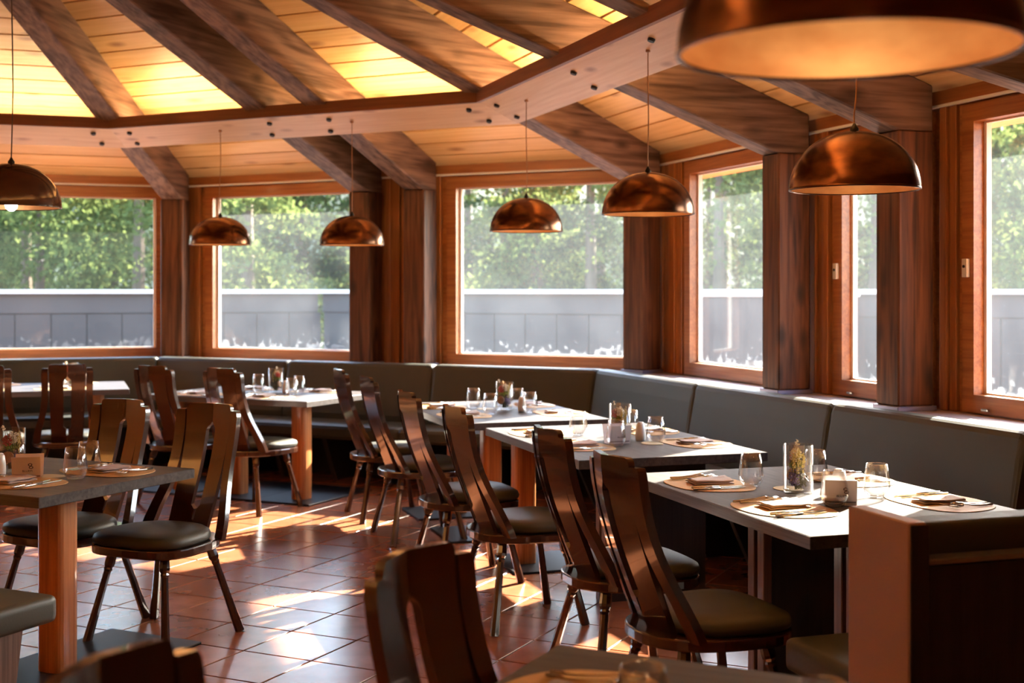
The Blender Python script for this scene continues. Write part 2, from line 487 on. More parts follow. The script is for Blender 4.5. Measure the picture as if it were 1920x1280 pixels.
# ------------------------------------------------------------------ the octagonal room
CX, CY = -3.46, 6.01
AP = 5.52                     # centre to the line of columns
T8 = math.tan(R(22.5))
NA = {1: 109.2, 2: 64.2, 3: 19.2, 4: -25.8, 5: -70.8, 6: -115.8, 7: -160.8, 8: 154.2}
def nvec(k): return Vector((math.cos(R(NA[k])), math.sin(R(NA[k])), 0))
def uvec(k): return Vector((math.cos(R(NA[k] - 90)), math.sin(R(NA[k] - 90)), 0))
CEN = Vector((CX, CY, 0))
def wall_frame(k): return CEN + nvec(k) * AP, R(NA[k] - 90)
SILL = 0.87
SEAT_Z = 2.34
SLOPE = 0.36
def soffit(r): return 2.30 + SLOPE * (AP - r)
RAFT = 0.32
def ceil_z(r): return soffit(r) + RAFT

# floor: grout bed and terracotta tiles
TS = 0.341
tile_a = Vector((0.900, -0.436, 0)).normalized()
tile_b = Vector((-0.436, -0.900, 0)).normalized()
tile_o = Vector((-1.289, 6.6165, 0))
fl = link('floor', box2('floor', -12, 9, -7, 15, -0.12, -0.006), 'grout')
tag(fl, 'terracotta tiled restaurant floor with grout joints', None, None, 'structure')
def proj(p):
    if p.y < 0.3: return None
    return 960 + 2427 * p.x / p.y, 545 - 2427 * (p.z - 1.5) / p.y
tile_me = box_me('tile', TS - 0.008, TS - 0.008, 0.012, 0.002, 1, (0, 0, -0.006))
tile_me.materials.append(MATS['terracotta'])
cells = []
for i in range(-30, 31):
    for j in range(-30, 31):
        c = tile_o + tile_a * (TS * (i + 0.5)) + tile_b * (TS * (j + 0.5))
        if (c - CEN).length > 8.6: continue
        q = proj(c)
        vis = q is not None and -60 < q[0] < 1980 and 860 < q[1] < 1330
        cells.append((0 if vis else 1, c.y if c.y > 0 else 50, c))
cells.sort(key=lambda t: (t[0], t[1]))
TROT = math.atan2(tile_a.y, tile_a.x)
for k, (_, _, c) in enumerate(cells[:300]):
    o = bpy.data.objects.new('tile', tile_me); COL.objects.link(o)
    o.parent = fl; o.location = c; o.rotation_euler = (0, 0, TROT + random.choice((0, 1, 2, 3)) * R(90))
    o.rotation_euler.x = random.uniform(-.0012, .0012); o.rotation_euler.y = random.uniform(-.0012, .0012)
v_, f_ = [], []
for (_, _, c) in cells[300:]:
    h = (TS - 0.008) / 2; b0 = len(v_)
    for z in (-0.012, 0.0):
        for sx, sy in ((-1, -1), (1, -1), (1, 1), (-1, 1)):
            p = c + tile_a * (h * sx) - tile_b * (h * sy); v_.append((p.x, p.y, z))
    f_.append((b0 + 4, b0 + 5, b0 + 6, b0 + 7))
    for s in range(4): f_.append((b0 + s, b0 + (s + 1) % 4, b0 + 4 + (s + 1) % 4, b0 + 4 + s))
tag(link('tile_field', mesh('tile_field', v_, f_), 'terracotta', fl), kind='stuff')

# ceiling: roof deck above, planks below it
v_ = [(CX, CY, ceil_z(0) + 0.05)]
f_ = []
RE = AP + 0.62
for i in range(8):
    a = R(NA[2] + 22.5 + 45 * i); rr = RE / math.cos(R(22.5))
    v_.append((CX + rr * math.cos(a), CY + rr * math.sin(a), ceil_z(RE) + 0.05))
for i in range(8): f_.append((0, 1 + i, 1 + (i + 1) % 8))
n0 = len(v_)
v_ += [(x, y, z + 0.12) for x, y, z in v_[:n0]]
for i in range(8): f_.append((n0, n0 + 1 + (i + 1) % 8, n0 + 1 + i))
for i in range(8):
    j = (i + 1) % 8
    f_.append((1 + i, n0 + 1 + i, n0 + 1 + j, 1 + j))
ceiling = link('ceiling', mesh('ceiling', v_, f_), 'dark_board')
tag(ceiling, 'octagonal pine plank ceiling rising to the middle', None, None, 'structure')
PW = 0.212
for k in range(1, 9):
    rot = R(NA[k] - 90)
    r = RE
    while r > 0.25:
        r1 = r - PW + 0.017
        w0, w1 = r * T8, max(r1, 0.01) * T8
        g = 0.004
        z0, z1 = ceil_z(r), ceil_z(r1)
        vs_ = []
        rm = (r + r1) / 2
        for dz in (0, 0.03):
            vs_ += [(-w0 + g, r - rm, z0 + dz), (w0 - g, r - rm, z0 + dz), (w1 - g, r1 - rm, z1 + dz), (-w1 + g, r1 - rm, z1 + dz)]
        me = mesh('plank', vs_, [(0, 1, 2, 3), (7, 6, 5, 4), (0, 4, 5, 1), (1, 5, 6, 2), (2, 6, 7, 3), (3, 7, 4, 0)])
        p = CEN + nvec(k) * rm
        link('plank', me, 'ceiling_pine', ceiling, (p.x, p.y, 0), (0, 0, rot))
        r -= PW

# rafters: local x along the run (outer end at 0), y across, z up
def rafter(label, outer, inward, r_of, length, w=0.19):
    """inward: unit horizontal direction; r_of(s): perpendicular distance from the centre after s metres"""
    vs_, fs = [], []
    ss = [0.0, 0.22, length]
    def sof(s): return soffit(r_of(s))
    prof = [(0.0, SEAT_Z), (0.2, SEAT_Z), ((0.24), max(SEAT_Z, sof(0.24)) + 0.001), (length, sof(length)),
            (length, sof(length) + RAFT), (0.0, ceil_z(r_of(0)))]
    nP = len(prof)
    for y in (-w / 2, w / 2):
        for s, z in prof: vs_.append((s, y, z))
    fs.append(tuple(range(nP))); fs.append(tuple(reversed(range(nP, 2 * nP))))
    for i in range(nP):
        j = (i + 1) % nP
        fs.append((i, nP + i, nP + j, j))
    bm = bmesh.new(); me0 = mesh('rafter', vs_, fs); bm.from_mesh(me0)
    bmesh.ops.recalc_face_normals(bm, faces=bm.faces[:])
    bmesh.ops.bevel(bm, geom=bm.edges[:], offset=0.008, segments=1, affect='EDGES')
    bm.to_mesh(me0); bm.free()
    o = link('rafter', me0, 'beam_timber', None, (outer.x, outer.y, 0), (0, 0, math.atan2(inward.y, inward.x)))
    return tag(o, label, 'beam', 'roof rafters')

COLS = {2: (-0.215, 0.32), 3: (-0.184, 1.008), 1: (-0.32, 0.215)}
def vertex(k):      # corner between wall k and wall k+1
    return CEN + (nvec(k) + nvec(k + 1)).normalized() * (AP / math.cos(R(22.5)))
hip_names = {1: 'hip rafter over the post between the two left windows', 2: 'hip rafter at the corner post right of the middle window',
             3: 'hip rafter at the upper right, behind the large lamp', 8: 'hip rafter at the far left corner of the hall'}
for k in (1, 2, 3, 8):
    kk = k % 8 + 1
    dirv = (nvec(k) + nvec(kk)).normalized()
    p0 = CEN + dirv * (AP / math.cos(R(22.5)) + 0.11)
    rafter('dark timber ' + hip_names[k], p0, -dirv,
           lambda s: AP + 0.11 * math.cos(R(22.5)) - s * math.cos(R(22.5)), 5.6)
mid_names = {(2, 0): 'left rafter of the close pair over the twin posts', (2, 1): 'right rafter of the close pair over the twin posts',
             (3, 0): 'rafter with flame grain over the post left of the narrow window', (3, 1): 'rafter ending above the post behind the hanging copper lamp',
             (1, 0): 'rafter over the far left window wall', (1, 1): 'rafter near the left edge of the ceiling'}
for k in (1, 2, 3):
    for q, t in enumerate(COLS[k]):
        p0 = CEN + nvec(k) * (AP + 0.11) + uvec(k) * t
        hitlen = AP - abs(t) / T8 if abs(t) / T8 < AP else 1
        rafter('dark timber ' + mid_names[(k, q)], p0, -nvec(k), lambda s: AP + 0.11 - s, min(4.3, hitlen - 0.25))

# columns
def column(label, p, rot, w=0.2, dpt=0.22, plate=True):
    o = empty('timber_post', (p.x, p.y, SILL), rot, label=label, cat='post', group='timber posts along the windows')
    me = box2('shaft', -w / 2, w / 2, -dpt / 2, dpt / 2, 0.025, SEAT_Z - SILL, 0.008, 1)
    link('shaft', me, 'column_timber', o)
    link('base_plate', box2('base_plate', -w / 2 - 0.012, w / 2 + 0.012, -dpt / 2 - 0.012, dpt / 2 + 0.012, 0.0, 0.025, 0.003, 1), 'base_metal_blue', o)
    return o
for k, lab in ((1, 'dark timber corner post between the two left windows'), (2, 'dark timber corner post right of the middle window')):
    kk = k + 1
    column(lab, vertex(k), R((NA[k] + NA[kk]) / 2 - 90), 0.21, 0.21)
column('timber corner post beyond the right edge window', vertex(3), R((NA[3] + NA[4]) / 2 - 90), 0.21, 0.21)
for (k, q), lab in {(2, 0): 'left one of the twin timber posts', (2, 1): 'right one of the twin timber posts',
                    (3, 0): 'reddish knotty timber post left of the narrow window', (3, 1): 'broad dark timber post below the hanging copper lamp',
                    (1, 0): 'timber post at the far left of the window wall', (1, 1): 'timber post left of the leftmost window'}.items():
    p = CEN + nvec(k) * AP + uvec(k) * COLS[k][q]
    column(lab, p, R(NA[k] - 90), 0.2, 0.22)

# ring board under the rafters, with bolts; strip lights lie on top of it
RO, RI, RT = 4.33, 4.01, 0.05
ring_names = {1: 'left', 2: 'middle', 3: 'right'}
for k in range(1, 9):
    rot = R(NA[k] - 90)
    vs_ = []
    for dz in (-RT, 0.0):
        for r in (RO, RI):
            z = soffit(r) + dz
            vs_ += [(-r * T8, r, z), (r * T8, r, z)]
    fs = [(0, 1, 3, 2), (4, 6, 7, 5), (0, 4, 5, 1), (2, 3, 7, 6), (0, 2, 6, 4), (1, 5, 7, 3)]
    lab = {1: 'pale bolted pine ring board at the left, under the rafters', 2: 'pale bolted pine ring board across the middle, under the rafters',
           3: 'sunlit pale pine ring board rising to the upper right'}.get(k, 'pine ring board of the ceiling on side %s' % 'abcdefgh'[k - 1])
    o = empty('ring_board', (CX, CY, 0), rot, label=lab, cat='beam', group='ring boards of the ceiling')
    link('board', mesh('board', vs_, fs), 'ring_pine', o)
    # darker edge lip on the inner side
    vs_ = []
    for dz in (-RT - 0.002, 0.035):
        for r in (RI, RI - 0.03):
            z = soffit(RI) + dz
            vs_ += [(-r * T8, r, z), (r * T8, r, z)]
    link('edge_lip', mesh('edge_lip', vs_, fs), 'ring_edge_wood', o)
    if k in (1, 2, 3):
        ts = [-RO * T8 + 0.16, RO * T8 - 0.16]
        ts += list(COLS[k])
        for t in ts:
            for dt, r in ((-0.05, RO - 0.07), (0.05, RI + 0.08)):
                if abs(t) > 1: r_t = t - math.copysign(RO - r, t) * T8
                else: r_t = t + dt
                me = lathe('bolt', [(0.018, -0.016), (0.02, -0.004), (0.02, 0.006)], 10)
                link('bolt', me, 'bolt_steel', o, (r_t, r, soffit(r) - RT + 0.0), (-math.atan(SLOPE), 0, 0))
    # light strips between the rafters
    cuts = sorted([-RO * T8 + 0.22, RO * T8 - 0.22] + [t for t in COLS.get(k, ())])
    for a, b_ in zip(cuts, cuts[1:]):
        r = 4.25
        a2 = a + (0.14 if a in COLS.get(k, ()) else 0); b2 = b_ - (0.14 if b_ in COLS.get(k, ()) else 0)
        s = empty('light_strip', (0, 0, 0), 0, label='warm strip light on the ring board of side %s, stretch %d' % ('abcdefgh'[k - 1], len([q for q in cuts if q < a]) + 1) if k > 3 else
                  'warm strip light on top of the %s ring board, %s stretch' % (ring_names[k], ('left', 'short middle', 'right')[cuts.index(a)]), cat='light', group='strip lights on ring board side %s' % 'abcdefgh'[k - 1])
        p = CEN + nvec(k) * r
        s.location = (p.x, p.y, soffit(r) + 0.002); s.rotation_euler = (0, 0, rot)
        link('channel', box2('channel', a2, b2, -0.022, 0.022, 0.0, 0.008), 'ledge_metal', s)
        link('diffuser', box2('diffuser', a2 + .01, b2 - .01, -0.018, 0.018, 0.008, 0.018), 'led_warm', s)

# walls, sills and windows.  Local frame: x along the wall (to the right seen from inside), y outwards, z up
WP = 0.20              # inner face of the window frames, outwards of the column line
GZ0, GZ1 = 0.965, 2.37
def wall_part(name, k, x0, x1, y0, y1, z0, z1, mat, parent=None, bev=0.004):
    p, rz = wall_frame(k)
    if parent is None:
        return link(name, box2(name, x0, x1, y0, y1, z0, z1, bev, 1), mat, None, (p.x, p.y, 0), (0, 0, rz))
    return link(name, box2(name, x0, x1, y0, y1, z0, z1, bev, 1), mat, parent)

HALF = (AP + 0.3) * T8
for k in (1, 2, 3):
    w = wall_part('wall_%s' % {1: 'left', 2: 'back', 3: 'right'}[k], k, -HALF, HALF, 0.12, 0.34, 0.0, SILL - 0.03, 'wall_wood')
    tag(w, kind='structure')
    tg = wall_part('trim_%d' % (10 + k), k, -AP * T8 - 0.05, AP * T8 + 0.05, -0.30, 0.36, SILL - 0.035, SILL, 'sill_stone')
    tag(tg, kind='structure')
    tf = wall_part('trim_%d' % k, k, -HALF + 0.06, HALF - 0.06, WP - 0.03, WP + 0.12, 2.47, ceil_z(AP + WP - 0.03) + 0.02, 'frieze_wood')
    tag(tf, kind='structure')
    # slim rail under the frieze, white standing in for light from outside
    tl = wall_part('trim_%d' % (20 + k), k, -HALF + 0.1, HALF - 0.1, WP - 0.045, WP - 0.03, 2.468, 2.485, 'white_bead')
    tag(tl, kind='structure')

def frame_mesh(name, x0, x1, z0, z1, wd, y0, y1):
    """rectangular ring in the xz plane"""
    vs_, fs = [], []
    for y in (y0, y1):
        for (a, b_, c, d_) in ((x0, x1, z0, z1), (x0 + wd, x1 - wd, z0 + wd, z1 - wd)):
            vs_ += [(a, y, c), (b_, y, c), (b_, y, d_), (a, y, d_)]
    for i in range(4):
        j = (i + 1) % 4
        fs += [(i, j, 4 + j, 4 + i), (8 + j, 8 + i, 12 + i, 12 + j), (j, i, 8 + i, 8 + j), (4 + i, 4 + j, 12 + j, 12 + i)]
    bm = bmesh.new(); me = mesh(name, vs_, fs); bm.from_mesh(me)
    bmesh.ops.recalc_face_normals(bm, faces=bm.faces[:])
    bm.to_mesh(me); bm.free()
    return me

def lathe_lever(nm): return box_me(nm, 0.05, 0.02, 0.015, 0.004, 1)
def window(num, k, g0, g1, pane, handle=False):
    p, rz = wall_frame(k)
    w = empty('window_%d' % num, (p.x, p.y, 0), rz, kind='structure')
    link('outer_frame', frame_mesh('outer_frame', g0 - 0.145, g1 + 0.145, SILL, 2.475, 0.055, WP - 0.01, WP + 0.10), 'frame_wood', w)
    s = link('sash', frame_mesh('sash', g0 - 0.095, g1 + 0.095, GZ0 - 0.085, GZ1 + 0.085, 0.09, WP - 0.035, WP + 0.07), 'frame_wood', w)
    link('glazing_bead', frame_mesh('glazing_bead', g0 - 0.006, g1 + 0.006, GZ0 - 0.006, GZ1 + 0.006, 0.02, WP + 0.03, WP + 0.06), 'white_bead', s)
    link('pane', box2('pane', g0 + .004, g1 - .004, WP + 0.044, WP + 0.050, GZ0 + .004, GZ1 - .004), pane, w)
    if handle:
        h = link('window_lock', box2('window_lock', g0 - 0.075, g0 - 0.035, WP - 0.055, WP - 0.035, 1.57, 1.665, 0.004, 2), 'white_plastic', w)
        link('lock_button', lathe('lock_button', [(0.008, 0.0), (0.008, 0.006)], 10), 'dark_slot', h, (g0 - 0.055, WP - 0.054, 1.625), (R(90), 0, 0))
        link('latch', lathe_lever('latch'), 'steel', w, (g0 + 0.10, WP - 0.05, SILL + 0.03), (0, 0, 0))
    return w
window(1, 1, 0.62, 2.12, 'pane_clean')
window(2, 2, -1.98, -0.42, 'pane_dusty')
window(3, 2, 0.577, 2.10, 'pane_dusty')
window(4, 3, -1.80, -0.32, 'pane_grimy')
window(5, 3, 0.18, 0.93, 'pane_grimy', True)
window(6, 3, 1.36, 2.14, 'pane_grimy', True)
window(7, 1, -2.12, -0.55, 'pane_clean')

def batten_jamb(num, k, x0, x1, n=3):
    """grooved upright cladding between window frame and post"""
    p, rz = wall_frame(k)
    o = empty('trim_%d' % num, (p.x, p.y, 0), rz, kind='structure')
    link('backing', box2('backing', x0, x1, WP + 0.0, WP + 0.10, SILL, 2.475), 'frame_wood_v', o)
    w = (x1 - x0) / n
    for i in range(n):
        link('batten', box2('batten', x0 + i * w + 0.004, x0 + (i + 1) * w - 0.004, WP - 0.04 + (0.015 if i % 2 else 0), WP + 0.02, SILL, 2.475, 0.008, 2), 'frame_wood_v', o)
batten_jamb(31, 2, -2.36, -2.13, 3)
batten_jamb(32, 2, -0.275, 0.43, 7)
batten_jamb(33, 2, 2.25, 2.36, 1)
batten_jamb(34, 3, -2.36, -1.95, 4)
batten_jamb(35, 3, -0.17, 0.03, 3)
batten_jamb(36, 3, 1.08, 1.21, 2)
batten_jamb(37, 1, -0.40, 0.47, 7)
batten_jamb(38, 1, 2.27, 2.40, 2)
batten_jamb(39, 3, 2.29, 2.40, 1)

# the sides of the hall outside the frame: solid walls, pale pine added to bounce warm light, then the room behind the camera
for k, nm in ((6, 'front'), (7, 'west'), (8, 'far')):
    w = wall_part('wall_%s' % nm, k, -HALF, HALF, 0.12, 0.34, 0.0, ceil_z(AP + 0.2), 'wall_pine'); tag(w, kind='structure')
tag(wall_part('wall_side', 4, -2.60, 5.5, 1.5, 1.65, 0.0, 2.8, 'frame_wood'), kind='structure')
tag(wall_part('wall_side_end', 4, -2.60, -2.45, 0.12, 1.6, 0.0, 2.8, 'frame_wood'), kind='structure')
tag(wall_part('ceiling_side', 4, -2.60, 5.5, 0.0, 1.65, 2.76, 2.9, 'ceiling_pine'), kind='structure')
# annex behind the camera, joined to side 5
p5, rz5 = wall_frame(5)
def annex(name, x0, x1, y0, y1, z0, z1, mat):
    o = link(name, box2(name, x0, x1, y0, y1, z0, z1), mat, None, (p5.x, p5.y, 0), (0, 0, rz5)); tag(o, kind='structure')
annex('ceiling_annex', -4.4, 4.5, 0.0, 5.0, 2.75, 2.9, 'ceiling_pine')
annex('wall_annex_end', -4.4, 4.5, 4.9, 5.05, 0.0, 2.8, 'back_plaster')
annex('wall_annex_right', 4.4, 4.55, 0.3, 5.0, 0.0, 2.8, 'back_plaster')

# ------------------------------------------------------------------ banquette along the windows
BF = AP - 0.46           # front face of the back cushion at the top
HB = 0.915
def banquette(label, k, x0, x1, m0=0.0, m1=0.0):
    """m0, m1: mitre slope at the ends (dx per metre outwards)"""
    p, rz = wall_frame(k)
    o = empty('banquette_section', (p.x, p.y, 0), rz, label=label, cat='banquette', group='olive banquette sections')
    yb = BF - AP         # front of back at top, local (negative = into the room)
    def sect(name, prof, mat, inset, smooth=True, bev=0.02):
        bm = bmesh.new()
        nP = len(prof)
        rings = []
        L = x1 - x0
        ts = [0.0, 0.012 / L, 0.03 / L, 0.5, 1 - 0.03 / L, 1 - 0.012 / L, 1.0]
        shr = [0.018, 0.006, 0.0, 0.0, 0.0, 0.006, 0.018]
        cy = sum(q[0] for q in prof) / nP; cz = sum(q[1] for q in prof) / nP
        for t, s in zip(ts, shr):
            ring = []
            for (y, z) in prof:
                dy, dz = y - cy, z - cz
                ln = math.hypot(dy, dz); f = (ln - s) / ln if inset else 1
                yy, zz = cy + dy * f, cz + dz * f
                xa = x0 + inset + m0 * (yy - yb); xb = x1 - inset + m1 * (yy - yb)
                ring.append(bm.verts.new((xa + (xb - xa) * t, yy, zz)))
            rings.append(ring)
        for a, b_ in zip(rings, rings[1:]):
            for i in range(nP):
                j = (i + 1) % nP
                bm.faces.new((a[i], a[j], b_[j], b_[i]))
        bm.faces.new(list(reversed(rings[0]))); bm.faces.new(rings[-1])
        bmesh.ops.recalc_face_normals(bm, faces=bm.faces[:])
        me = bpy.data.meshes.new(name); bm.to_mesh(me); bm.free()
        return link(name, me, mat, o, smooth=False)
    # back cushion: slightly reclined, rounded top
    sect('backrest', [(yb - 0.07, 0.44), (yb - 0.075, 0.50), (yb - 0.03, 0.80), (yb - 0.012, HB - 0.03), (yb + 0.0, HB - 0.008), (yb + 0.02, HB),
                      (yb + 0.09, HB), (yb + 0.11, HB - 0.01), (yb + 0.115, HB - 0.04), (yb + 0.10, 0.44)], 'olive_leather', 0.003)
    ys = yb - 0.075
    sect('seat_cushion', [(ys, 0.35), (ys, 0.455), (ys - 0.10, 0.462), (ys - 0.42, 0.462), (ys - 0.46, 0.452), (ys - 0.478, 0.43), (ys - 0.478, 0.375), (ys - 0.46, 0.35)], 'olive_leather', 0.003)
    # trapezoid board supports
    for fx in (0.14, 0.5, 0.86):
        x = x0 + (x1 - x0) * fx
        pts = [(ys - 0.42, 0.35), (ys - 0.26, 0.0), (ys + 0.12, 0.0), (ys + 0.12, 0.35)]
        vs_ = [(x + s * 0.02, y, z) for s in (-1, 1) for (y, z) in pts]
        link('support_board', mesh('support_board', vs_, [(0, 1, 2, 3), (7, 6, 5, 4), (0, 4, 5, 1), (1, 5, 6, 2), (2, 6, 7, 3), (3, 7, 4, 0)]), 'dark_board', o)
    link('kick_board', box2('kick_board', x0 + 0.02, x1 - 0.02, ys + 0.12, ys + 0.14, 0.0, 0.44), 'dark_board', o)
    return o
hb = BF * T8
third = 2 * hb / 3
nm2 = ['left back-wall banquette section behind the two-chair table', 'middle back-wall banquette section below the twin posts', 'right back-wall banquette section below the middle window']
nm3 = ['banquette section in the corner, right of the corner seam', 'banquette section behind the second table on the right', 'banquette section nearest the camera on the right']
for i in range(3):
    banquette('olive leather ' + nm2[i], 2, -hb + third * i, -hb + third * (i + 1), T8 * -1 if i == 0 else 0, T8 if i == 2 else 0)
    banquette('olive leather ' + nm3[i], 3, (-hb, -.49, 1.03)[i], (-.49, 1.03, 2.46)[i], -T8 if i == 0 else 0, 0)
banquette('olive leather banquette section below the leftmost window', 1, hb - third, hb, 0, T8)
banquette('olive leather banquette section cut by the left picture edge', 1, hb - 2 * third, hb - third, 0, 0)

# ------------------------------------------------------------------ chairs
def seat_outline(sx=1.0, n=40, grow=0.0):
    pts = []
    for i in range(n):
        a = 2 * math.pi * i / n
        c, s = math.cos(a), math.sin(a)
        e = 2.0 / (3.4 if c > 0 else 2.4)
        x = math.copysign(abs(c) ** e, c) * (0.248 + grow)
        y = math.copysign(abs(s) ** e, s) * (0.238 + 0.022 * (x / 0.248) + grow)
        pts.append((x * sx, y * sx))
    return pts

def make_chair():
    o = empty('dining_chair', label='x', cat='chair')
    link('seat_board', prism('seat_board', seat_outline(), 0.385, 0.423, 0.006, 2), 'lacquer', o)
    # cushion
    vs_, fs = [], []
    rings = [(0.90, 0.423), (0.965, 0.432), (0.975, 0.446), (0.95, 0.462), (0.86, 0.474), (0.6, 0.481), (0.25, 0.483)]
    base = [((x + 0.0), y) for x, y in seat_outline(n=40)]
    n_ = len(base)
    for s, z in rings:
        for x, y in base:
            xx = x * s
            if x < 0: xx = x * s * 0.78
            vs_.append((xx + 0.012, y * s * 0.98, z))
    for k in range(len(rings) - 1):
        for i in range(n_):
            j = (i + 1) % n_
            fs.append((k * n_ + i, k * n_ + j, (k + 1) * n_ + j, (k + 1) * n_ + i))
    fs.append(tuple(range((len(rings) - 1) * n_, len(rings) * n_)))
    fs.append(tuple(reversed(range(n_))))
    link('cushion', mesh('cushion', vs_, fs), 'olive_leather', o, smooth=True)
    # legs: thick top, turned neck, widening to the foot
    for sx in (1, -1):
        for sy in (1, -1):
            top = Vector((0.145 * sx, 0.14 * sy, 0.388)); bot = Vector((0.225 * sx, (0.215 if sx > 0 else 0.245) * sy, 0.0))
            ts = [(0, .020), (.13, .0235), (.155, .0225), (.18, .0165), (.20, .019), (.225, .0155), (.6, .0175), (1.0, .021)]
            path = [top.lerp(bot, t) for t, _ in ts]
            link('leg', tube('leg', path, [r for _, r in ts], 8), 'lacquer', o)
    prof = [(.40, -.185), (.50, -.222), (.60, -.262), (.70, -.300), (.80, -.330), (.90, -.350), (.99, -.356)]
    def px(z): return smooth_interp(prof, z)
    ZT = 0.985
    def board(zs, yi, yo, th, side, name, vee):
        vs_, fs = [], []
        for z in zs:
            a, b_ = yi(z) * side, yo(z) * side
            for y in (a, b_):
                for t in (-th / 2, th / 2):
                    vs_.append((px(z) + vee * abs(y) + t, y, z))
        m_ = len(zs)
        for k in range(m_ - 1):
            q = 4 * k
            for i, j in ((0, 1), (1, 3), (3, 2), (2, 0)):
                fs.append((q + i, q + j, q + 4 + j, q + 4 + i))
        fs.append((0, 2, 3, 1)); q = 4 * (m_ - 1); fs.append((q, q + 1, q + 3, q + 2))
        bm = bmesh.new(); me = mesh(name, vs_, fs); bm.from_mesh(me)
        bmesh.ops.recalc_face_normals(bm, faces=bm.faces[:])
        for e in bm.edges:
            if len(e.link_faces) == 2 and e.calc_face_angle(0) > R(38): e.smooth = False
        for f in bm.faces: f.smooth = True
        bm.to_mesh(me); bm.free()
        return link(name, me, 'lacquer', o)
    def slot(z):
        if z > 0.888: return 0.0008
        if z > 0.862: return 0.0008 + 0.0245 * math.sqrt(max(0, 1 - ((z - 0.862) / 0.026) ** 2))
        if z > 0.54: return 0.0253
        if z > 0.52: return 0.0253 - (0.54 - z) / 0.02 * 0.0193
        if z > 0.475: return 0.006
        return 0.0008
    def splat_out(z):
        w = 0.108 + (z - 0.42) / (ZT - 0.42) * 0.018
        if z > ZT - 0.026: w -= 0.017 * (1 - math.sqrt(max(0, 1 - ((z - ZT + 0.026) / 0.026) ** 2)))
        return w
    zs = [.415, .44, .474, .476, .50, .52, .53, .54, .58, .62, .66, .70, .74, .78, .82, .85, .862, .868, .874, .879, .883, .886, .90, .925, .945, .959, .965, .971, .977, .982, ZT]
    for side in (1, -1):
        board(zs, slot, splat_out, 0.022, side, 'splat', 0.26)
        rail = [(.415, .208), (.47, .203), (.54, .187), (.62, .166), (.70, .152), (.78, .148), (.96, .151)]
        rz_ = [.415, .45, .49, .53, .57, .61, .65, .69, .73, .77, .82, .88, .93, .946, .953, .958]
        def rin(z):
            w = 0.0225 + 0.004 * (z < 0.5)
            return max(smooth_interp(rail, z) - w, splat_out(min(z, .945)) + 0.0006 if z > .72 else 0)
        def rout(z):
            w = 0.0235
            if z > 0.93: w -= 0.010 * ((z - 0.93) / 0.028) ** 2
            return smooth_interp(rail, z) + w
        board(rz_, rin, rout, 0.030, side, 'back_rail', 0.26)
    return o
chair = make_chair()
G_CH = 'lacquered dining chairs with olive seats'
CHAIRS = [
    (-0.83, 8.64, 19, 'dark lacquered chair, farthest of the row along the window tables'),
    (-0.57, 7.90, 20, 'dark lacquered chair, second farthest of the row along the window tables'),
    (-0.24, 6.77, 21, 'dark lacquered chair, far one at the middle window table'),
    (0.04, 5.93, 22, 'dark lacquered chair, near one at the middle window table'),
    (0.44, 5.00, 20, 'dark lacquered chair, far one at the table beside the brown bench end'),
    (0.62, 4.22, 22, 'dark lacquered chair, near one at the table beside the brown bench end'),
    (-1.52, 5.62, 244, 'dark lacquered chair at the right end of the left table, seat facing us'),
    (-2.00, 5.86, 242, 'dark lacquered chair behind the round wooden leg of the left table'),
    (-3.23, 9.40, 109, 'reddish lacquered chair seen square from behind at the far left table'),
    (-3.73, 9.23, 107, 'reddish lacquered chair cut off by the left picture edge'),
    (-2.33, 9.22, 62, 'reddish lacquered chair, left one at the back-wall table'),
    (-1.77, 8.92, 58, 'reddish lacquered chair, right one at the back-wall table, green seat showing'),
    (0.09, 2.40, -30, 'dark blurred chair in the foreground, bottom centre'),
    (-0.26, 1.69, -22, 'dark blurred chair top poking in at the bottom left'),
]
for x, y, a, lab in CHAIRS:
    place(chair, USED, (x, y, 0), R(a), lab, G_CH)

# ------------------------------------------------------------------ tables
TZ = 0.73
U3 = math.atan2(-0.951, 0.308)
def table(label, cx, cy, ang, legs, L=1.47, W=0.96, posts=(), panels=()):
    """local x along the length, y towards the banquette"""
    o = empty('dining_table', (cx, cy, 0), ang, label=label, cat='table', group='grey laminate dining tables')
    top = link('tabletop', box2('tabletop', -L / 2, L / 2, -W / 2, W / 2, TZ - 0.042, TZ, 0.0025, 1), 'table_laminate', o)
    for s in (-1, 1):
        link('edge_band', box2('edge_band', -L / 2 + .001, L / 2 - .001, s * W / 2 - 0.0012, s * W / 2 + 0.0012, TZ - 0.041, TZ - 0.0015), 'table_edge', top)
    for (x, y) in posts:
        pts = []
        for i in range(24):
            a = 2 * math.pi * i / 24; e = 2 / 3.6
            c, s = math.cos(a), math.sin(a)
            pts.append((math.copysign(abs(c) ** e, c) * 0.062, math.copysign(abs(s) ** e, s) * 0.062))
        link('leg', prism('leg', pts, 0.012, TZ - 0.042), 'post_pine', o, (x, y, 0))
    for x in sorted(set(round(q[0], 1) for q in posts)):
        link('base_plate', box2('base_plate', x - 0.26, x + 0.24, -0.46, 0.36, 0.0005, 0.012, 0.003, 1), 'black_steel', o)
    for x in panels:
        link('panel_leg', box2('panel_leg', x - 0.02, x + 0.02, -0.20, 0.30, 0.0, TZ - 0.042), 'dark_board', o)
        for dx in (-0.062, 0.012):
            link('leg_slat', box2('leg_slat', x + dx, x + dx + 0.05, -0.25, -0.215, 0.0, TZ - 0.042, 0.003, 1), 'slat_oak', o)
    if len(panels) > 1:
        link('stretcher', box2('stretcher', -L / 2 + 0.33, L / 2 - 0.33, 0.0, 0.03, TZ - 0.12, TZ - 0.042), 'dark_board', o)
    return o
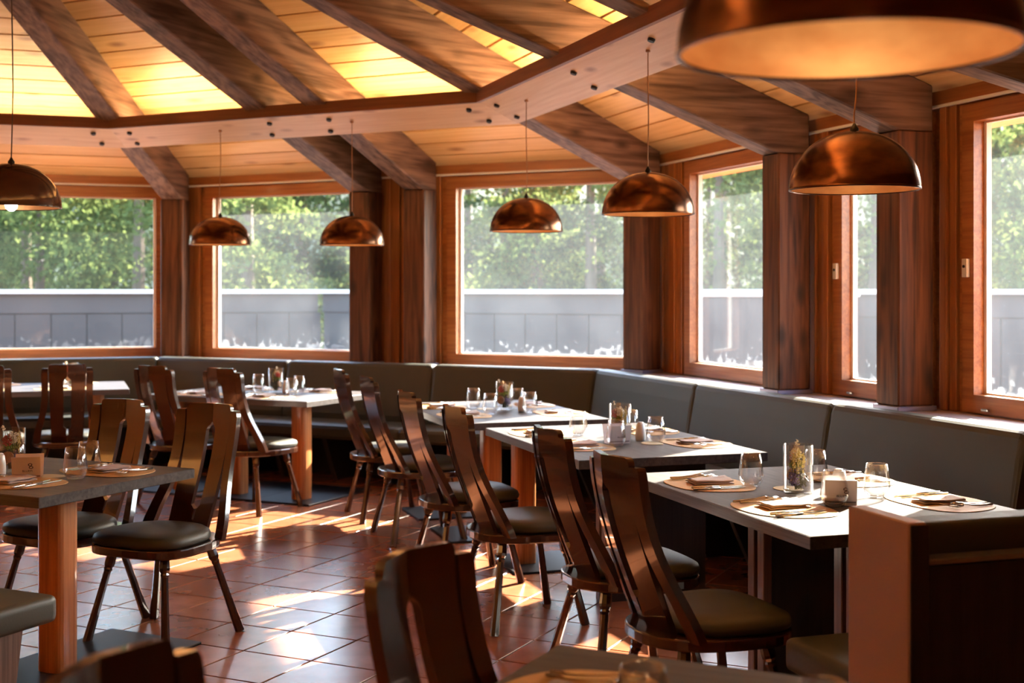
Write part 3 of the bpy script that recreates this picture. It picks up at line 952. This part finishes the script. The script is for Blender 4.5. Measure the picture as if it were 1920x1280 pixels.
TABLES = {
    'A': (1.165, 4.90, U3, 'slat', 'grey dining table beside the brown bench end, set for four'),
    'B': (0.535, 6.72, U3, 'post', 'grey dining table in the middle of the window row, white tent card on it'),
    'C': (-0.09, 8.33, U3, 'post', 'grey dining table farthest back in the window row, by the corner'),
    'D': (-1.878, 9.74, R(-25.8), 'post', 'grey dining table at the back wall on one thick orange leg'),
    'E': (-3.85, 10.36, R(19.2), 'post', 'grey dining table at the far left below the leftmost window'),
}
LEGS = {'A': ((), (-.04, .56)), 'B': (((-.515, -.33),), (.42,)), 'C': (((.33, -.15), (-.45, -.15)), ()),
        'D': (((.53, -.25), (-.03, -.25), (-.55, -.25)), ()), 'E': (((.5, 0.1), (-.5, 0.1)), ())}
for key, (x, y, a, lg, lab) in TABLES.items():
    table(lab, x, y, a, lg, posts=LEGS[key][0], panels=LEGS[key][1])
# left table, running along the back-wall direction; its right short end shows
u2 = uvec(2); n2 = nvec(2)
cL = Vector((-1.76, 4.82, 0)) - u2 * 0.735 + n2 * 0.44
table('grey dining table at the left on a round orange wooden leg', cL.x, cL.y, R(-25.8), 'post', 1.47, 0.88, posts=((.585, -.20), (-.55, -.20)))
TABLES['L'] = (cL.x, cL.y, R(-25.8), 'post', '')
# foreground table, its far left corner shows
cF = Vector((0.10, 2.82, 0)) + u2 * 0.70 - n2 * 0.44
table('blurred grey dining table in the foreground at the bottom edge', cF.x, cF.y, R(-25.8), 'slat', 1.40, 0.88, panels=(-.40, .40))
TABLES['F'] = (cF.x, cF.y, R(-25.8), 'slat', '')

# ------------------------------------------------------------------ benches
def bench_right():
    ang = U3
    o = empty('high_back_bench', (1.0, 3.26, 0), ang, label='high-backed dark bench with a brown end panel, lower right', cat='bench')
    # local x = towards the camera along the window row, y = towards the windows
    link('end_panel', box2('end_panel', -0.28, 0.0, 0.0, 0.055, 0.0, 0.915, 0.010, 3), 'bench_end_leather', o)
    link('end_panel_edge', box2('end_panel_edge', 0.0005, 0.006, 0.002, 0.057, 0.0, 0.908, 0.002, 1), 'dark_board', o)
    link('back_panel', box2('back_panel', -0.07, -0.02, 0.057, 1.20, 0.06, 0.80, 0.004, 1), 'dark_board', o)
    link('ledge', box2('ledge', -0.075, -0.012, 0.057, 1.20, 0.80, 0.815, 0.003, 1), 'ledge_metal', o)
    bc = box2('back_cushion', -0.20, -0.08, 0.06, 1.19, 0.44, 0.895, 0.03, 4)
    link('back_cushion', bc, 'olive_leather', o, smooth=True)
    link('seat_cushion', box2('seat_cushion', -0.66, -0.20, 0.02, 1.19, 0.36, 0.46, 0.028, 4), 'olive_leather', o, smooth=True)
    for y in (0.2, 1.0):
        link('support_board', box2('support_board', -0.55, -0.08, y - 0.02, y + 0.02, 0.0, 0.36), 'dark_board', o)
bench_right()
def bench_left():
    p = Vector((-1.54, 4.40, 0))
    o = empty('bench', (p.x, p.y, 0), R(-25.8), label='low olive upholstered bench end at the bottom left', cat='bench')
    link('seat_cushion', box2('seat_cushion', -1.5, 0.0, -0.46, 0.0, 0.375, 0.47, 0.03, 4), 'olive_leather', o, smooth=True)
    for x in (-0.14, -1.35):
        pts = [(-0.44, 0.375), (-0.36, 0.0), (-0.10, 0.0), (-0.04, 0.375)]
        vs_ = [(x + s * 0.02, y, z) for s in (-1, 1) for (y, z) in pts]
        link('support_board', mesh('support_board', vs_, [(0, 1, 2, 3), (7, 6, 5, 4), (0, 4, 5, 1), (1, 5, 6, 2), (2, 6, 7, 3), (3, 7, 4, 0)]), 'slat_oak', o)
    link('rail', box2('rail', -1.4, -0.1, -0.27, -0.23, 0.30, 0.375), 'dark_board', o)
bench_left()

# ------------------------------------------------------------------ table ware prototypes
def make_tumbler():
    o = empty('tumbler', label='x', cat='glass')
    out = [(0.026, 0.0), (0.032, 0.002), (0.044, 0.022), (0.0505, 0.040), (0.050, 0.046), (0.045, 0.085), (0.0385, 0.128)]
    inn = [(0.0372, 0.128), (0.0435, 0.085), (0.0485, 0.046), (0.0488, 0.040), (0.042, 0.024), (0.028, 0.010), (0.002, 0.009)]
    link('bowl', lathe('bowl', out + inn, 36), 'tumbler_glass', o, smooth=True)
    link('rim', lathe('rim', [(0.0374, 0.1275), (0.0384, 0.1292), (0.0388, 0.1275)], 36, False), 'tumbler_glass', o, smooth=True)
    return o
tumbler = make_tumbler()

def make_vase(seed, name):
    rnd = random.Random(seed)
    o = empty(name, label='x', cat='vase')
    r, h = 0.057, 0.185
    link('glass_cylinder', lathe('glass_cylinder', [(r - .004, 0), (r, 0.004), (r, h), (r - .0025, h), (r - .0035, 0.012), (0.003, 0.010)], 36), 'vase_glass', o, smooth=True)
    def blob(nm, mat, c, rad, cnt, sz):
        vs_, fs = [], []
        for _ in range(cnt):
            d_ = Vector((rnd.gauss(0, 1), rnd.gauss(0, 1), rnd.gauss(0, 1)))
            if d_.length < 1e-6: continue
            p = Vector(c) + Vector((d_.normalized().x * rad[0], d_.normalized().y * rad[1], d_.normalized().z * rad[2])) * rnd.random() ** .5
            b0 = len(vs_)
            s = sz * rnd.uniform(.6, 1.2)
            for q in ((1, 0, 0), (-1, 0, 0), (0, 1, 0), (0, -1, 0), (0, 0, 1), (0, 0, -1)): vs_.append(p + Vector(q) * s)
            for f in ((0, 2, 4), (2, 1, 4), (1, 3, 4), (3, 0, 4), (2, 0, 5), (1, 2, 5), (3, 1, 5), (0, 3, 5)): fs.append(tuple(b0 + i for i in f))
        link(nm, mesh(nm, vs_, fs), mat, o)
    v, f = [], []
    for i in range(14):
        a = rnd.uniform(0, 6.28); rr = rnd.uniform(0.005, 0.035); a2 = a + rnd.uniform(-.6, .6)
        tube_data([(math.cos(a) * .012, math.sin(a) * .012, .013), (math.cos(a2) * rr, math.sin(a2) * rr, rnd.uniform(.11, .185))], .0012, 5, v, f)
    link('stems', mesh('stems', v, f), 'flower_stem', o)
    blob('red_blossom', 'flower_red', (-0.020, -0.016, .135), (.020, .018, .026), 90, .0050)
    blob('white_blossom', 'flower_white', (0.004, -0.008, .145), (.028, .026, .026), 220, .0034)
    blob('green_leaves', 'flower_green', (-0.004, -0.014, .108), (.034, .028, .018), 90, .0042)
    for x, y in ((.026, -.012), (.033, .008), (.018, .022)):
        blob('grass_spike', 'flower_yellow', (x, y, .125), (.007, .007, .05), 60, .0036)
    blob('lavender', 'flower_purple', (.018, -.012, .055), (.026, .028, .034), 130, .0040)
    blob('foliage', 'flower_stem', (0, .006, .05), (.034, .030, .035), 110, .0050)
    link('wood_slice', lathe('wood_slice', [(.024, -.005), (.024, .005)], 20), 'wood_slice', o, (-.022, -.030, .066), (R(80), 0, R(-25)))
    blob('silver_tip', 'flower_white', (-.036, -.01, .188), (.009, .009, .014), 26, .0028)
    return o
vase = make_vase(3, 'flower_vase')

def make_card():
    o = empty('tent_card', label='x', cat='card')
    # panels lean together; the printed side faces -y
    a = R(17); W, H = 0.112, 0.098
    for s, nm in ((-1, 'front_panel'), (1, 'rear_panel')):
        pnl = link(nm, box2(nm, -W / 2, W / 2, -0.0006, 0.0006, 0, H), 'card_white', o, (0, s * math.sin(a) * H, 0), (-s * a, 0, 0))
        if s == -1:
            link('stripe', box2('stripe', -W / 2 + .003, W / 2 - .003, -0.0012, -0.0006, 0.010, 0.016), 'card_band', pnl)
            # emblem: two stacked slanted rings
            v, f = [], []
            for cx_, cz_ in ((0.016, 0.064), (0.019, 0.052)):
                for q in range(6):
                    a0 = q * math.pi / 3 + .5; a1 = a0 + math.pi / 3
                    b0 = len(v)
                    for aa, rr in ((a0, .0095), (a1, .0095), (a1, .0055), (a0, .0055)):
                        v.append((cx_ + rr * math.cos(aa), -0.0013, cz_ + rr * .75 * math.sin(aa)))
                    f.append((b0, b0 + 1, b0 + 2, b0 + 3))
            link('emblem', mesh('emblem', v, f), 'card_ink', pnl)
            cu = bpy.data.curves.new('lettering', 'FONT'); cu.body = 'BLUEM'; cu.size = 0.013; cu.extrude = 0.0002; cu.align_x = 'CENTER'
            tmp = bpy.data.objects.new('lettering_source', cu); COL.objects.link(tmp)
            bpy.context.view_layer.update()
            me = bpy.data.meshes.new_from_object(tmp.evaluated_get(bpy.context.evaluated_depsgraph_get()))
            bpy.data.objects.remove(tmp); bpy.data.curves.remove(cu)
            me.materials.clear()
            link('lettering', me, 'card_ink', pnl, (0.004, -0.0013, 0.032), (R(90), 0, 0))
    link('foot_strip', box2('foot_strip', -W / 2 + .002, W / 2 - .002, -.026, .026, 0, .001), 'card_white', o)
    return o
card = make_card()

def make_shaker():
    o = empty('salt_shaker', label='x', cat='shaker')
    link('body', lathe('body', [(.021, 0), (.0255, .004), (.027, .03), (.025, .06), (.0205, .085), (.017, .0905)], 28), 'white_ceramic', o, smooth=True)
    link('cap', lathe('cap', [(.0168, .0905), (.0155, .0945), (.009, .0965)], 24), 'white_ceramic', o, smooth=True)
    for i in range(5):
        a = i * 1.2566
        link('hole', lathe('hole', [(.0012, .0955), (.0012, .0968)], 6), 'dark_slot', o, (math.cos(a) * .006, math.sin(a) * .006, 0))
    return o
shaker = make_shaker()

def oval(rx, ry, n=40, e=2.5, skew=0.12):
    pts = []
    for i in range(n):
        a = 2 * math.pi * i / n; c, s = math.cos(a), math.sin(a)
        x = math.copysign(abs(c) ** (2 / e), c) * rx; y = math.copysign(abs(s) ** (2 / e), s) * ry
        pts.append((x * (1 + skew * y / ry), y))
    return pts
placemat = link('placemat', prism('placemat', oval(.215, .158), 0, .003, .0008, 1), 'placemat_tan')
tag(placemat, 'x', 'placemat')
coaster = link('coaster', prism('coaster', oval(.062, .052, 28), 0, .003, .0008, 1), 'coaster_sand')
tag(coaster, 'x', 'coaster')

def make_napkin():
    o = empty('napkin', label='x', cat='napkin')
    rnd = random.Random(5)
    def sheet(nm, x0, x1, y0, y1, z, th, roll):
        nx, ny = 12, 8
        vs_, fs = [], []
        for t in (0, 1):
            for j in range(ny + 1):
                for i in range(nx + 1):
                    u, v = i / nx, j / ny
                    w = .0022 * math.sin(u * 5 + v * 3) + .0014 * math.sin(v * 9 - u * 2) + roll * max(0, u - .8) * .04
                    vs_.append((x0 + (x1 - x0) * u + .01 * v, y0 + (y1 - y0) * v, z + max(0, w + .002) + t * th))
        m_ = (nx + 1) * (ny + 1)
        for j in range(ny):
            for i in range(nx):
                a = j * (nx + 1) + i
                fs.append((a, a + nx + 1, a + nx + 2, a + 1)); fs.append((m_ + a, m_ + a + 1, m_ + a + nx + 2, m_ + a + nx + 1))
        def edge(idx):
            for a, b_ in zip(idx, idx[1:]): fs.append((a, b_, m_ + b_, m_ + a))
        edge(list(range(nx + 1))); edge([j * (nx + 1) + nx for j in range(ny + 1)])
        edge([ny * (nx + 1) + i for i in reversed(range(nx + 1))]); edge([j * (nx + 1) for j in reversed(range(ny + 1))])
        link(nm, mesh(nm, vs_, fs), 'napkin_taupe', o, smooth=True)
    sheet('lower_fold', -.085, .085, -.055, .055, 0, .004, 0)
    sheet('upper_fold', -.080, .086, -.050, .052, .0075, .005, .4)
    return o
napkin = make_napkin()

def make_knife():
    o = empty('knife', label='x', cat='knife')
    link('handle', tube('handle', [(-.115, 0, .004), (-.11, 0, .0045), (-.06, 0, .0045), (0, 0, .004)], [.003, .0048, .0055, .004], 8), 'steel', o, smooth=True)
    pts = [(0, -.006), (.085, -.008), (.105, -.004), (.112, .004), (.10, .006), (0, .004)]
    link('blade', prism('blade', pts, .002, .0036), 'steel', o)
    return o
knife = make_knife()
def make_fork():
    o = empty('fork', label='x', cat='fork')
    v, f = tube_data([(-.10, 0, .006), (-.05, 0, .006), (0, 0, .010), (.035, 0, .015), (.05, 0, .012)], [.0045, .0042, .003, .0028, .004], 6)
    link('handle', mesh('handle', v, f), 'steel', o, smooth=True)
    v, f = tube_data([(.048, -.011, .012), (.048, .011, .012)], .003, 6)
    for k in range(4):
        y = -.0105 + .007 * k
        tube_data([(.048, y, .012), (.072, y, .008), (.098, y, .012)], [.002, .0017, .0009], 5, v, f)
    link('tines', mesh('tines', v, f), 'steel', o, smooth=True)
    return o
fork = make_fork()

TNAME = {'A': 'table beside the brown bench end', 'B': 'middle table of the window row', 'C': 'farthest table of the window row',
         'D': 'back-wall table', 'E': 'far left table', 'L': 'left table', 'F': 'foreground table'}
# place settings in table coordinates: (x along, y towards the windows, turn, name)
LAY = {
    'std': [(-.36, -.29, 0, 'chair side, far end'), (.24, -.30, 4, 'chair side, near end'),
            (-.30, .32, 180, 'window side, far end'), (.30, .32, 184, 'window side, near end')],
}
LAYF = [(-.52, .08, -90, 'left end')]
LAYL = [(-.30, -.27, 0, 'bench side, far end'), (.36, -.22, 4, 'bench side, near end'), (-.30, .22, 180, 'chair side, far end'), (.46, .22, 176, 'chair side, near end')]
def on_table(key, x, y, z=0.0):
    cx, cy, a = TABLES[key][:3]
    return (cx + x * math.cos(a) - y * math.sin(a), cy + x * math.sin(a) + y * math.cos(a), TZ + z), a
def setting(key, x, y, turn, where):
    tn = TNAME[key]
    tr = R(turn)
    def at(dx, dy, z):
        px_, py_ = x + dx * math.cos(tr) - dy * math.sin(tr), y + dx * math.sin(tr) + dy * math.cos(tr)
        return on_table(key, px_, py_, z)
    loc, a = at(0, 0, .0005)
    place(placemat, USED, loc, a + tr + R(random.uniform(-3, 3)), f'oval tan place mat, {where}, {tn}', 'place mats on the tables')
    loc, a = at(-.01, 0.01, .004)
    place(napkin, USED, loc, a + tr + R(90 + random.uniform(-8, 8)), f'folded taupe napkin, {where}, {tn}', 'napkins on the place mats')
    for i, dx in enumerate((.115, .15)):
        loc, a = at(dx, -.01 + random.uniform(-.01, .01), .0035)
        place(knife, USED, loc, a + tr + R(90 + random.uniform(-4, 4)), f'{("inner", "outer")[i]} steel knife, {where}, {tn}', 'table knives')
    for i, dx in enumerate((-.115, -.15)):
        loc, a = at(dx, 0.0 + random.uniform(-.01, .01), .0035)
        place(fork, USED, loc, a + tr + R(90 + random.uniform(-6, 6)), f'{("inner", "outer")[i]} steel fork, {where}, {tn}', 'table forks')
GL = {
    'A': [(-.26, -.15), (.262, -.10), (.15, .15), (-.28, .15)],
    'B': [(-.22, -.12), (.20, .14), (-.20, .17), (.30, -.12)],
    'C': [(-.22, -.10), (.22, -.12), (-.12, .17), (.20, .15)],
    'D': [(-.22, -.12), (.34, -.10), (.25, .12), (-.15, .15)],
    'E': [(-.2, -.1), (.2, -.1), (-.2, .15), (.3, .15)],
    'L': [(.50, -.02), (.40, .16), (-.2, .1), (-.2, -.12)],
}
GN = ['chair side far end', 'chair side near end', 'window side near end', 'window side far end']
for key in 'ABCDEL':
    tn = TNAME[key]
    for s in (LAYL if key == 'L' else LAY['std']):
        setting(key, *s)
    for (x, y), w in zip(GL[key], GN):
        if key == 'L': w = w.replace('window side', 'bench side')
        loc, a = on_table(key, x, y, .0003)
        place(tumbler, USED, loc, a, f'clear water glass, {w}, {tn}', 'water glasses')
    vx, vy = {'A': (-.055, -.06), 'B': (.02, .02), 'C': (-.02, .05), 'D': (.05, .10), 'E': (.30, .05), 'L': (.10, .02)}[key]
    loc, a = on_table(key, vx, vy, .0003)
    place(vase, USED, loc, a + R({'A': -40, 'B': 20, 'C': 70, 'D': 120, 'E': 10, 'L': 60}[key]), f'glass cylinder of dried flowers on the {tn}', 'flower vases')
    sx, sy = {'A': (.02, .07), 'B': (.10, .10), 'C': (.13, .12), 'D': (.17, .06), 'E': (.2, .1), 'L': (.16, -.10)}[key]
    loc, a = on_table(key, sx, sy, .0003)
    place(shaker, USED, loc, a, f'white salt shaker on the {tn}', 'salt shakers')
    kx, ky = {'A': (-.15, -.05), 'B': (.24, .10), 'C': (-.12, -.05), 'D': (-.08, .02), 'E': (.12, 0), 'L': (.36, -.02)}[key]
    loc, a = on_table(key, kx, ky, .0003)
    place(coaster, USED, loc, a, f'small sand oval coaster on the {tn}', 'coasters')
    if key not in 'CD':
        dx, dy, rr = {'A': (.22, -.05, 62), 'B': (.17, -.06, 92), 'E': (.40, .0, 0), 'L': (.31, -.09, 38)}[key]
        loc, a = on_table(key, dx, dy, .0003)
        place(card, USED, loc, a + R(rr), f'folded tent card standing on the {tn}', 'tent cards')
for s in LAYF: setting('F', *s)
for x, y, w in ((.223, 2.21, 'left one'), (.51, 2.12, 'right one at the picture edge')):
    place(tumbler, USED, (x, y, TZ + .0003), 0, f'blurred water glass on the foreground table, {w}', 'water glasses')

# ------------------------------------------------------------------ pendant lamps
def make_pendant(outer, inner, cord, name='pendant_lamp', drop=0.0, glow='bulb_glow'):
    o = empty(name, label='x', cat='lamp')
    Rd, H = 0.2375, 0.215
    prof = []
    for i in range(0, 19):
        a = R(90) * i / 18
        prof.append((max(.012, Rd * math.cos(a) ** 0.92), H * math.sin(a) ** 1.0))
    link('shade', lathe('shade', prof, 48, False), outer, o, smooth=True)
    prof2 = [(max(.008, r - .004), max(0, z - .004 if z > .004 else z)) for r, z in prof]
    link('shade_lining', lathe('shade_lining', prof2, 48, False), inner, o, smooth=True)
    link('rim', lathe('rim', [(Rd - .005, 0), (Rd - .004, -.004), (Rd + .001, -.004), (Rd + .002, .001), (Rd, .004)], 48, False), outer, o, smooth=True)
    link('finial', lathe('finial', [(.016, H - .004), (.016, H + .010), (.010, H + .018), (.004, H + .03)], 16), 'bolt_steel', o, smooth=True)
    link('socket', lathe('socket', [(.02, H - .05), (.02, H - .006)], 16), 'white_plastic', o)
    link('bulb', lathe('bulb', [(.012, .165), (.014, .15), (.030, .115), (.032, .10), (.026, .078), (.012, .066), (.003, .064)], 20), glow, o, (0, 0, -drop), smooth=True)
    return o
pend = make_pendant('copper_outer', 'copper_inner', 'cord_tan')
PEND = [
    ('small copper dome lamp in front of the second window from the left', 413, 458, 10.04, 'cord_tan', 'r'),
    ('small copper dome lamp in front of the twin posts', 660, 459, 9.51, 'cord_tan', 'r'),
    ('copper dome lamp in front of the middle window', 987, 433, 8.43, 'cord_tan', 'r'),
    ('copper dome lamp in front of the corner post', 1215, 401, 6.68, 'cord_tan', 'r'),
    ('copper dome lamp in front of the broad dark post', 1602, 355, 4.80, 'cord_tan', 'r'),
    ('very large blurred copper dome lamp at the top right', 1588, 95, 1.82, 'cord_tan', 'c'),
]
def lamp_at(proto, lab, px_, py_, dist, cordmat, where):
    x = (px_ - 960) * dist / 2427; z = 1.5 + (545 - py_) * dist / 2427
    o = place(proto, USED, (x, dist, z), random.uniform(0, 6), lab, 'dome pendant lamps')
    rr = (Vector((x, dist, 0)) - CEN)
    perp = max(rr.dot(nvec(k)) for k in range(1, 9))
    ztop = (soffit(perp) - RT if where == 'r' else (ceil_z(perp) if perp < AP else 2.75)) - z
    H = .24
    seed = random.random() * 6
    path = []
    for i in range(13):
        t = i / 12
        wob = .012 * math.sin(t * 5 + seed) * (1 - t) * min(1, t * 6)
        path.append((wob, wob * .4, H + (ztop - H) * t))
    link('cord', tube('cord', path, .0032, 6), cordmat, o)
    link('ceiling_cup', lathe('ceiling_cup', [(.012, ztop - .012), (.012, ztop)], 12), cordmat, o)
    return o
brown = make_pendant('enamel_brown', 'copper_inner', 'cord_dark', drop=0.085, glow='bulb_white')
big = make_pendant('copper_outer', 'copper_inner', 'cord_tan', glow='bulb_bright')
lamps = []
for i, a in enumerate(PEND):      # copies first, so that no copied lamp inherits a cord
    o = big if i == len(PEND) - 1 else pend if i == 0 else None or copy_tree(pend)
    USED[o.name] = False
    lamps.append((o, a))
for o, a in lamps:
    lamp_at(o, *a)
lamp_at(brown, 'dark brown enamel dome lamp with a white bulb at the left edge', 21, 388, 6.4, 'cord_dark', 'c')

# ------------------------------------------------------------------ outdoors
tag(link('terrace', box2('terrace', -45, 45, -10, 90, -0.35, -0.13), 'terrace_floor'), 'grey terrace ground outside the windows', None, None, 'structure')
PA = 11.6
for k in (8, 1, 2, 3, 4):
    p = CEN + nvec(k) * PA
    rz = R(NA[k] - 90)
    side = {8: 'far left', 1: 'left', 2: 'middle', 3: 'right', 4: 'rear right'}[k]
    o = empty('parapet', (p.x, p.y, 0), rz, label='dark panelled terrace parapet with white coping, %s stretch' % side, cat='parapet', group='terrace parapets')
    hw = PA * T8
    link('coping', box2('coping', -hw, hw, -0.14, 0.16, 1.46, 1.515, 0.006, 1), 'coping_white', o)
    link('band', box2('band', -hw + .05, hw - .05, -0.03, 0.12, 1.20, 1.46), 'panel_band', o)
    link('backing', box2('backing', -hw + .05, hw - .05, 0.02, 0.10, -0.13, 1.20), 'dark_slot', o)
    pm = box2('panel', -0.222, 0.222, -0.01, 0.02, -0.13, 1.19, 0.003, 1); pm.materials.append(MATS['panel_grey'])
    x = -hw + 0.28
    while x < hw - 0.2:
        link('panel', pm, None, o, (x, 0, 0)); x += 0.455
bx = CEN + nvec(2) * (PA - 0.6) + uvec(2) * 1.9
tb = empty('planter_box', (bx.x, bx.y, -0.13), R(NA[2] - 90), label='grey box unit with pale top on the terrace before the parapet', cat='box')
link('body', box2('body', -0.9, 0.9, -0.3, 0.3, 0, 1.56, 0.01, 1), 'panel_band', tb)
link('lid', box2('lid', -0.94, 0.94, -0.34, 0.34, 1.56, 1.61, 0.01, 1), 'coping_white', tb)

# hillside
v_, f_ = [], []
NX, NY = 40, 14
for j in range(NY + 1):
    for i in range(NX + 1):
        x = -75 + 150 * i / NX; y = 40 + 60 * j / NY
        z = -0.3 + 20 * (j / NY) ** 0.8 + math.sin(x * .21 + j) * .8
        v_.append((x, y, z if j else -0.4))
for j in range(NY):
    for i in range(NX):
        a = j * (NX + 1) + i; f_.append((a, a + 1, a + NX + 2, a + NX + 1))
tag(link('hillside', mesh('hillside', v_, f_), 'hill_green', smooth=True), 'dark wooded hillside beyond the terrace', None, None, 'structure')

def make_tree(seed, kind, mat, height):
    rnd = random.Random(seed)
    o = empty('conifer' if kind == 'cone' else 'broadleaf_tree', label='x', cat='tree')
    link('trunk', tube('trunk', [(0, 0, -.2), (.05, .03, height * .4), (0, 0, height * .92)], [.16, .10, .02], 8), 'bark', o)
    v, f = [], []
    n_ = 9000
    tiers = [(rnd.uniform(0, 6.28), rnd.uniform(.06, 1.0)) for _ in range(70)]
    for _ in range(n_):
        if kind == 'cone':
            a0, t = rnd.choice(tiers)
            a = a0 + rnd.gauss(0, .22)
            reach = (1 - t) ** .8 * height * .26 + .12
            q = rnd.random() ** .6
            p = Vector((math.cos(a) * reach * q, math.sin(a) * reach * q, height * (.06 + .94 * t) - reach * q * .28 + rnd.gauss(0, .07)))
            s = rnd.uniform(.035, .085)
        else:
            a0, t = rnd.choice(tiers)
            cz = height * (.30 + .62 * t); cr = height * .30 * math.sqrt(max(.05, 1 - (2 * t - .9) ** 2 * .8))
            c = Vector((math.cos(a0) * cr, math.sin(a0) * cr, cz))
            p = c + Vector((rnd.gauss(0, 1), rnd.gauss(0, 1), rnd.gauss(0, .7))) * height * .055
            s = rnd.uniform(.035, .085)
        e1 = Vector((rnd.gauss(0, 1), rnd.gauss(0, 1), rnd.gauss(0, 1))).normalized()
        e2 = e1.cross(Vector((rnd.gauss(0, 1), rnd.gauss(0, 1), rnd.gauss(0, 1)))).normalized()
        b0 = len(v)
        v += [p - e1 * s, p + e2 * s * .6, p + e1 * s, p - e2 * s * .6]
        f.append((b0, b0 + 1, b0 + 2, b0 + 3))
    c = link('crown', mesh('crown', v, f), mat, o); c['kind'] = 'stuff'
    return o
trees = [make_tree(1, 'round', 'leaf_bright', 6.5), make_tree(2, 'cone', 'leaf_dark', 9.0), make_tree(3, 'round', 'leaf_dark', 7.5), make_tree(4, 'cone', 'leaf_bright', 7.0)]
TREE_KIND = ['bright green broadleaf tree', 'dark green conifer', 'dark green broadleaf tree', 'bright green larch']
SEEN = ['leftmost window', 'second window', 'middle window', 'fourth window', 'right-hand windows']
tspots = []
rt = random.Random(11)
for row, (yy, cnt) in enumerate(((24, 11), (29, 13), (35, 14))):
    for i in range(cnt):
        px_ = -250 + 2400 * (i + .5) / cnt + rt.uniform(-60, 60)
        dist = yy + rt.uniform(-1.5, 1.5)
        kind = rt.choice((0, 0, 3, 1)) if row == 0 else rt.choice((1, 1, 2, 1, 3))
        if row == 0 and 330 < px_ < 1150: kind = rt.choice((1, 2, 3))
        tspots.append((px_, dist, kind, row))
tspots.sort()
ORD = ['leftmost', 'second from left', 'third from left', 'fourth from left', 'fifth from left', 'sixth from left']
seen_count = {}
for px_, dist, kind, row in tspots:
    x = (px_ - 960) * dist / 2427
    seen = SEEN[0] if px_ < 320 else SEEN[1] if px_ < 700 else SEEN[2] if px_ < 1200 else SEEN[3] if px_ < 1450 else SEEN[4]
    nth = seen_count.get((row, seen, kind), 0); seen_count[(row, seen, kind)] = nth + 1
    o = place(trees[kind], USED, (x, dist, -0.3 + (max(0, dist - 40) * .3)), rt.uniform(0, 6), f'{TREE_KIND[kind]}, {("front", "second", "rear")[row]} row outside, {ORD[nth]} behind the {seen}',
              'trees outside the windows')
    s = rt.uniform(.85, 1.2); o.scale = (s, s, s)
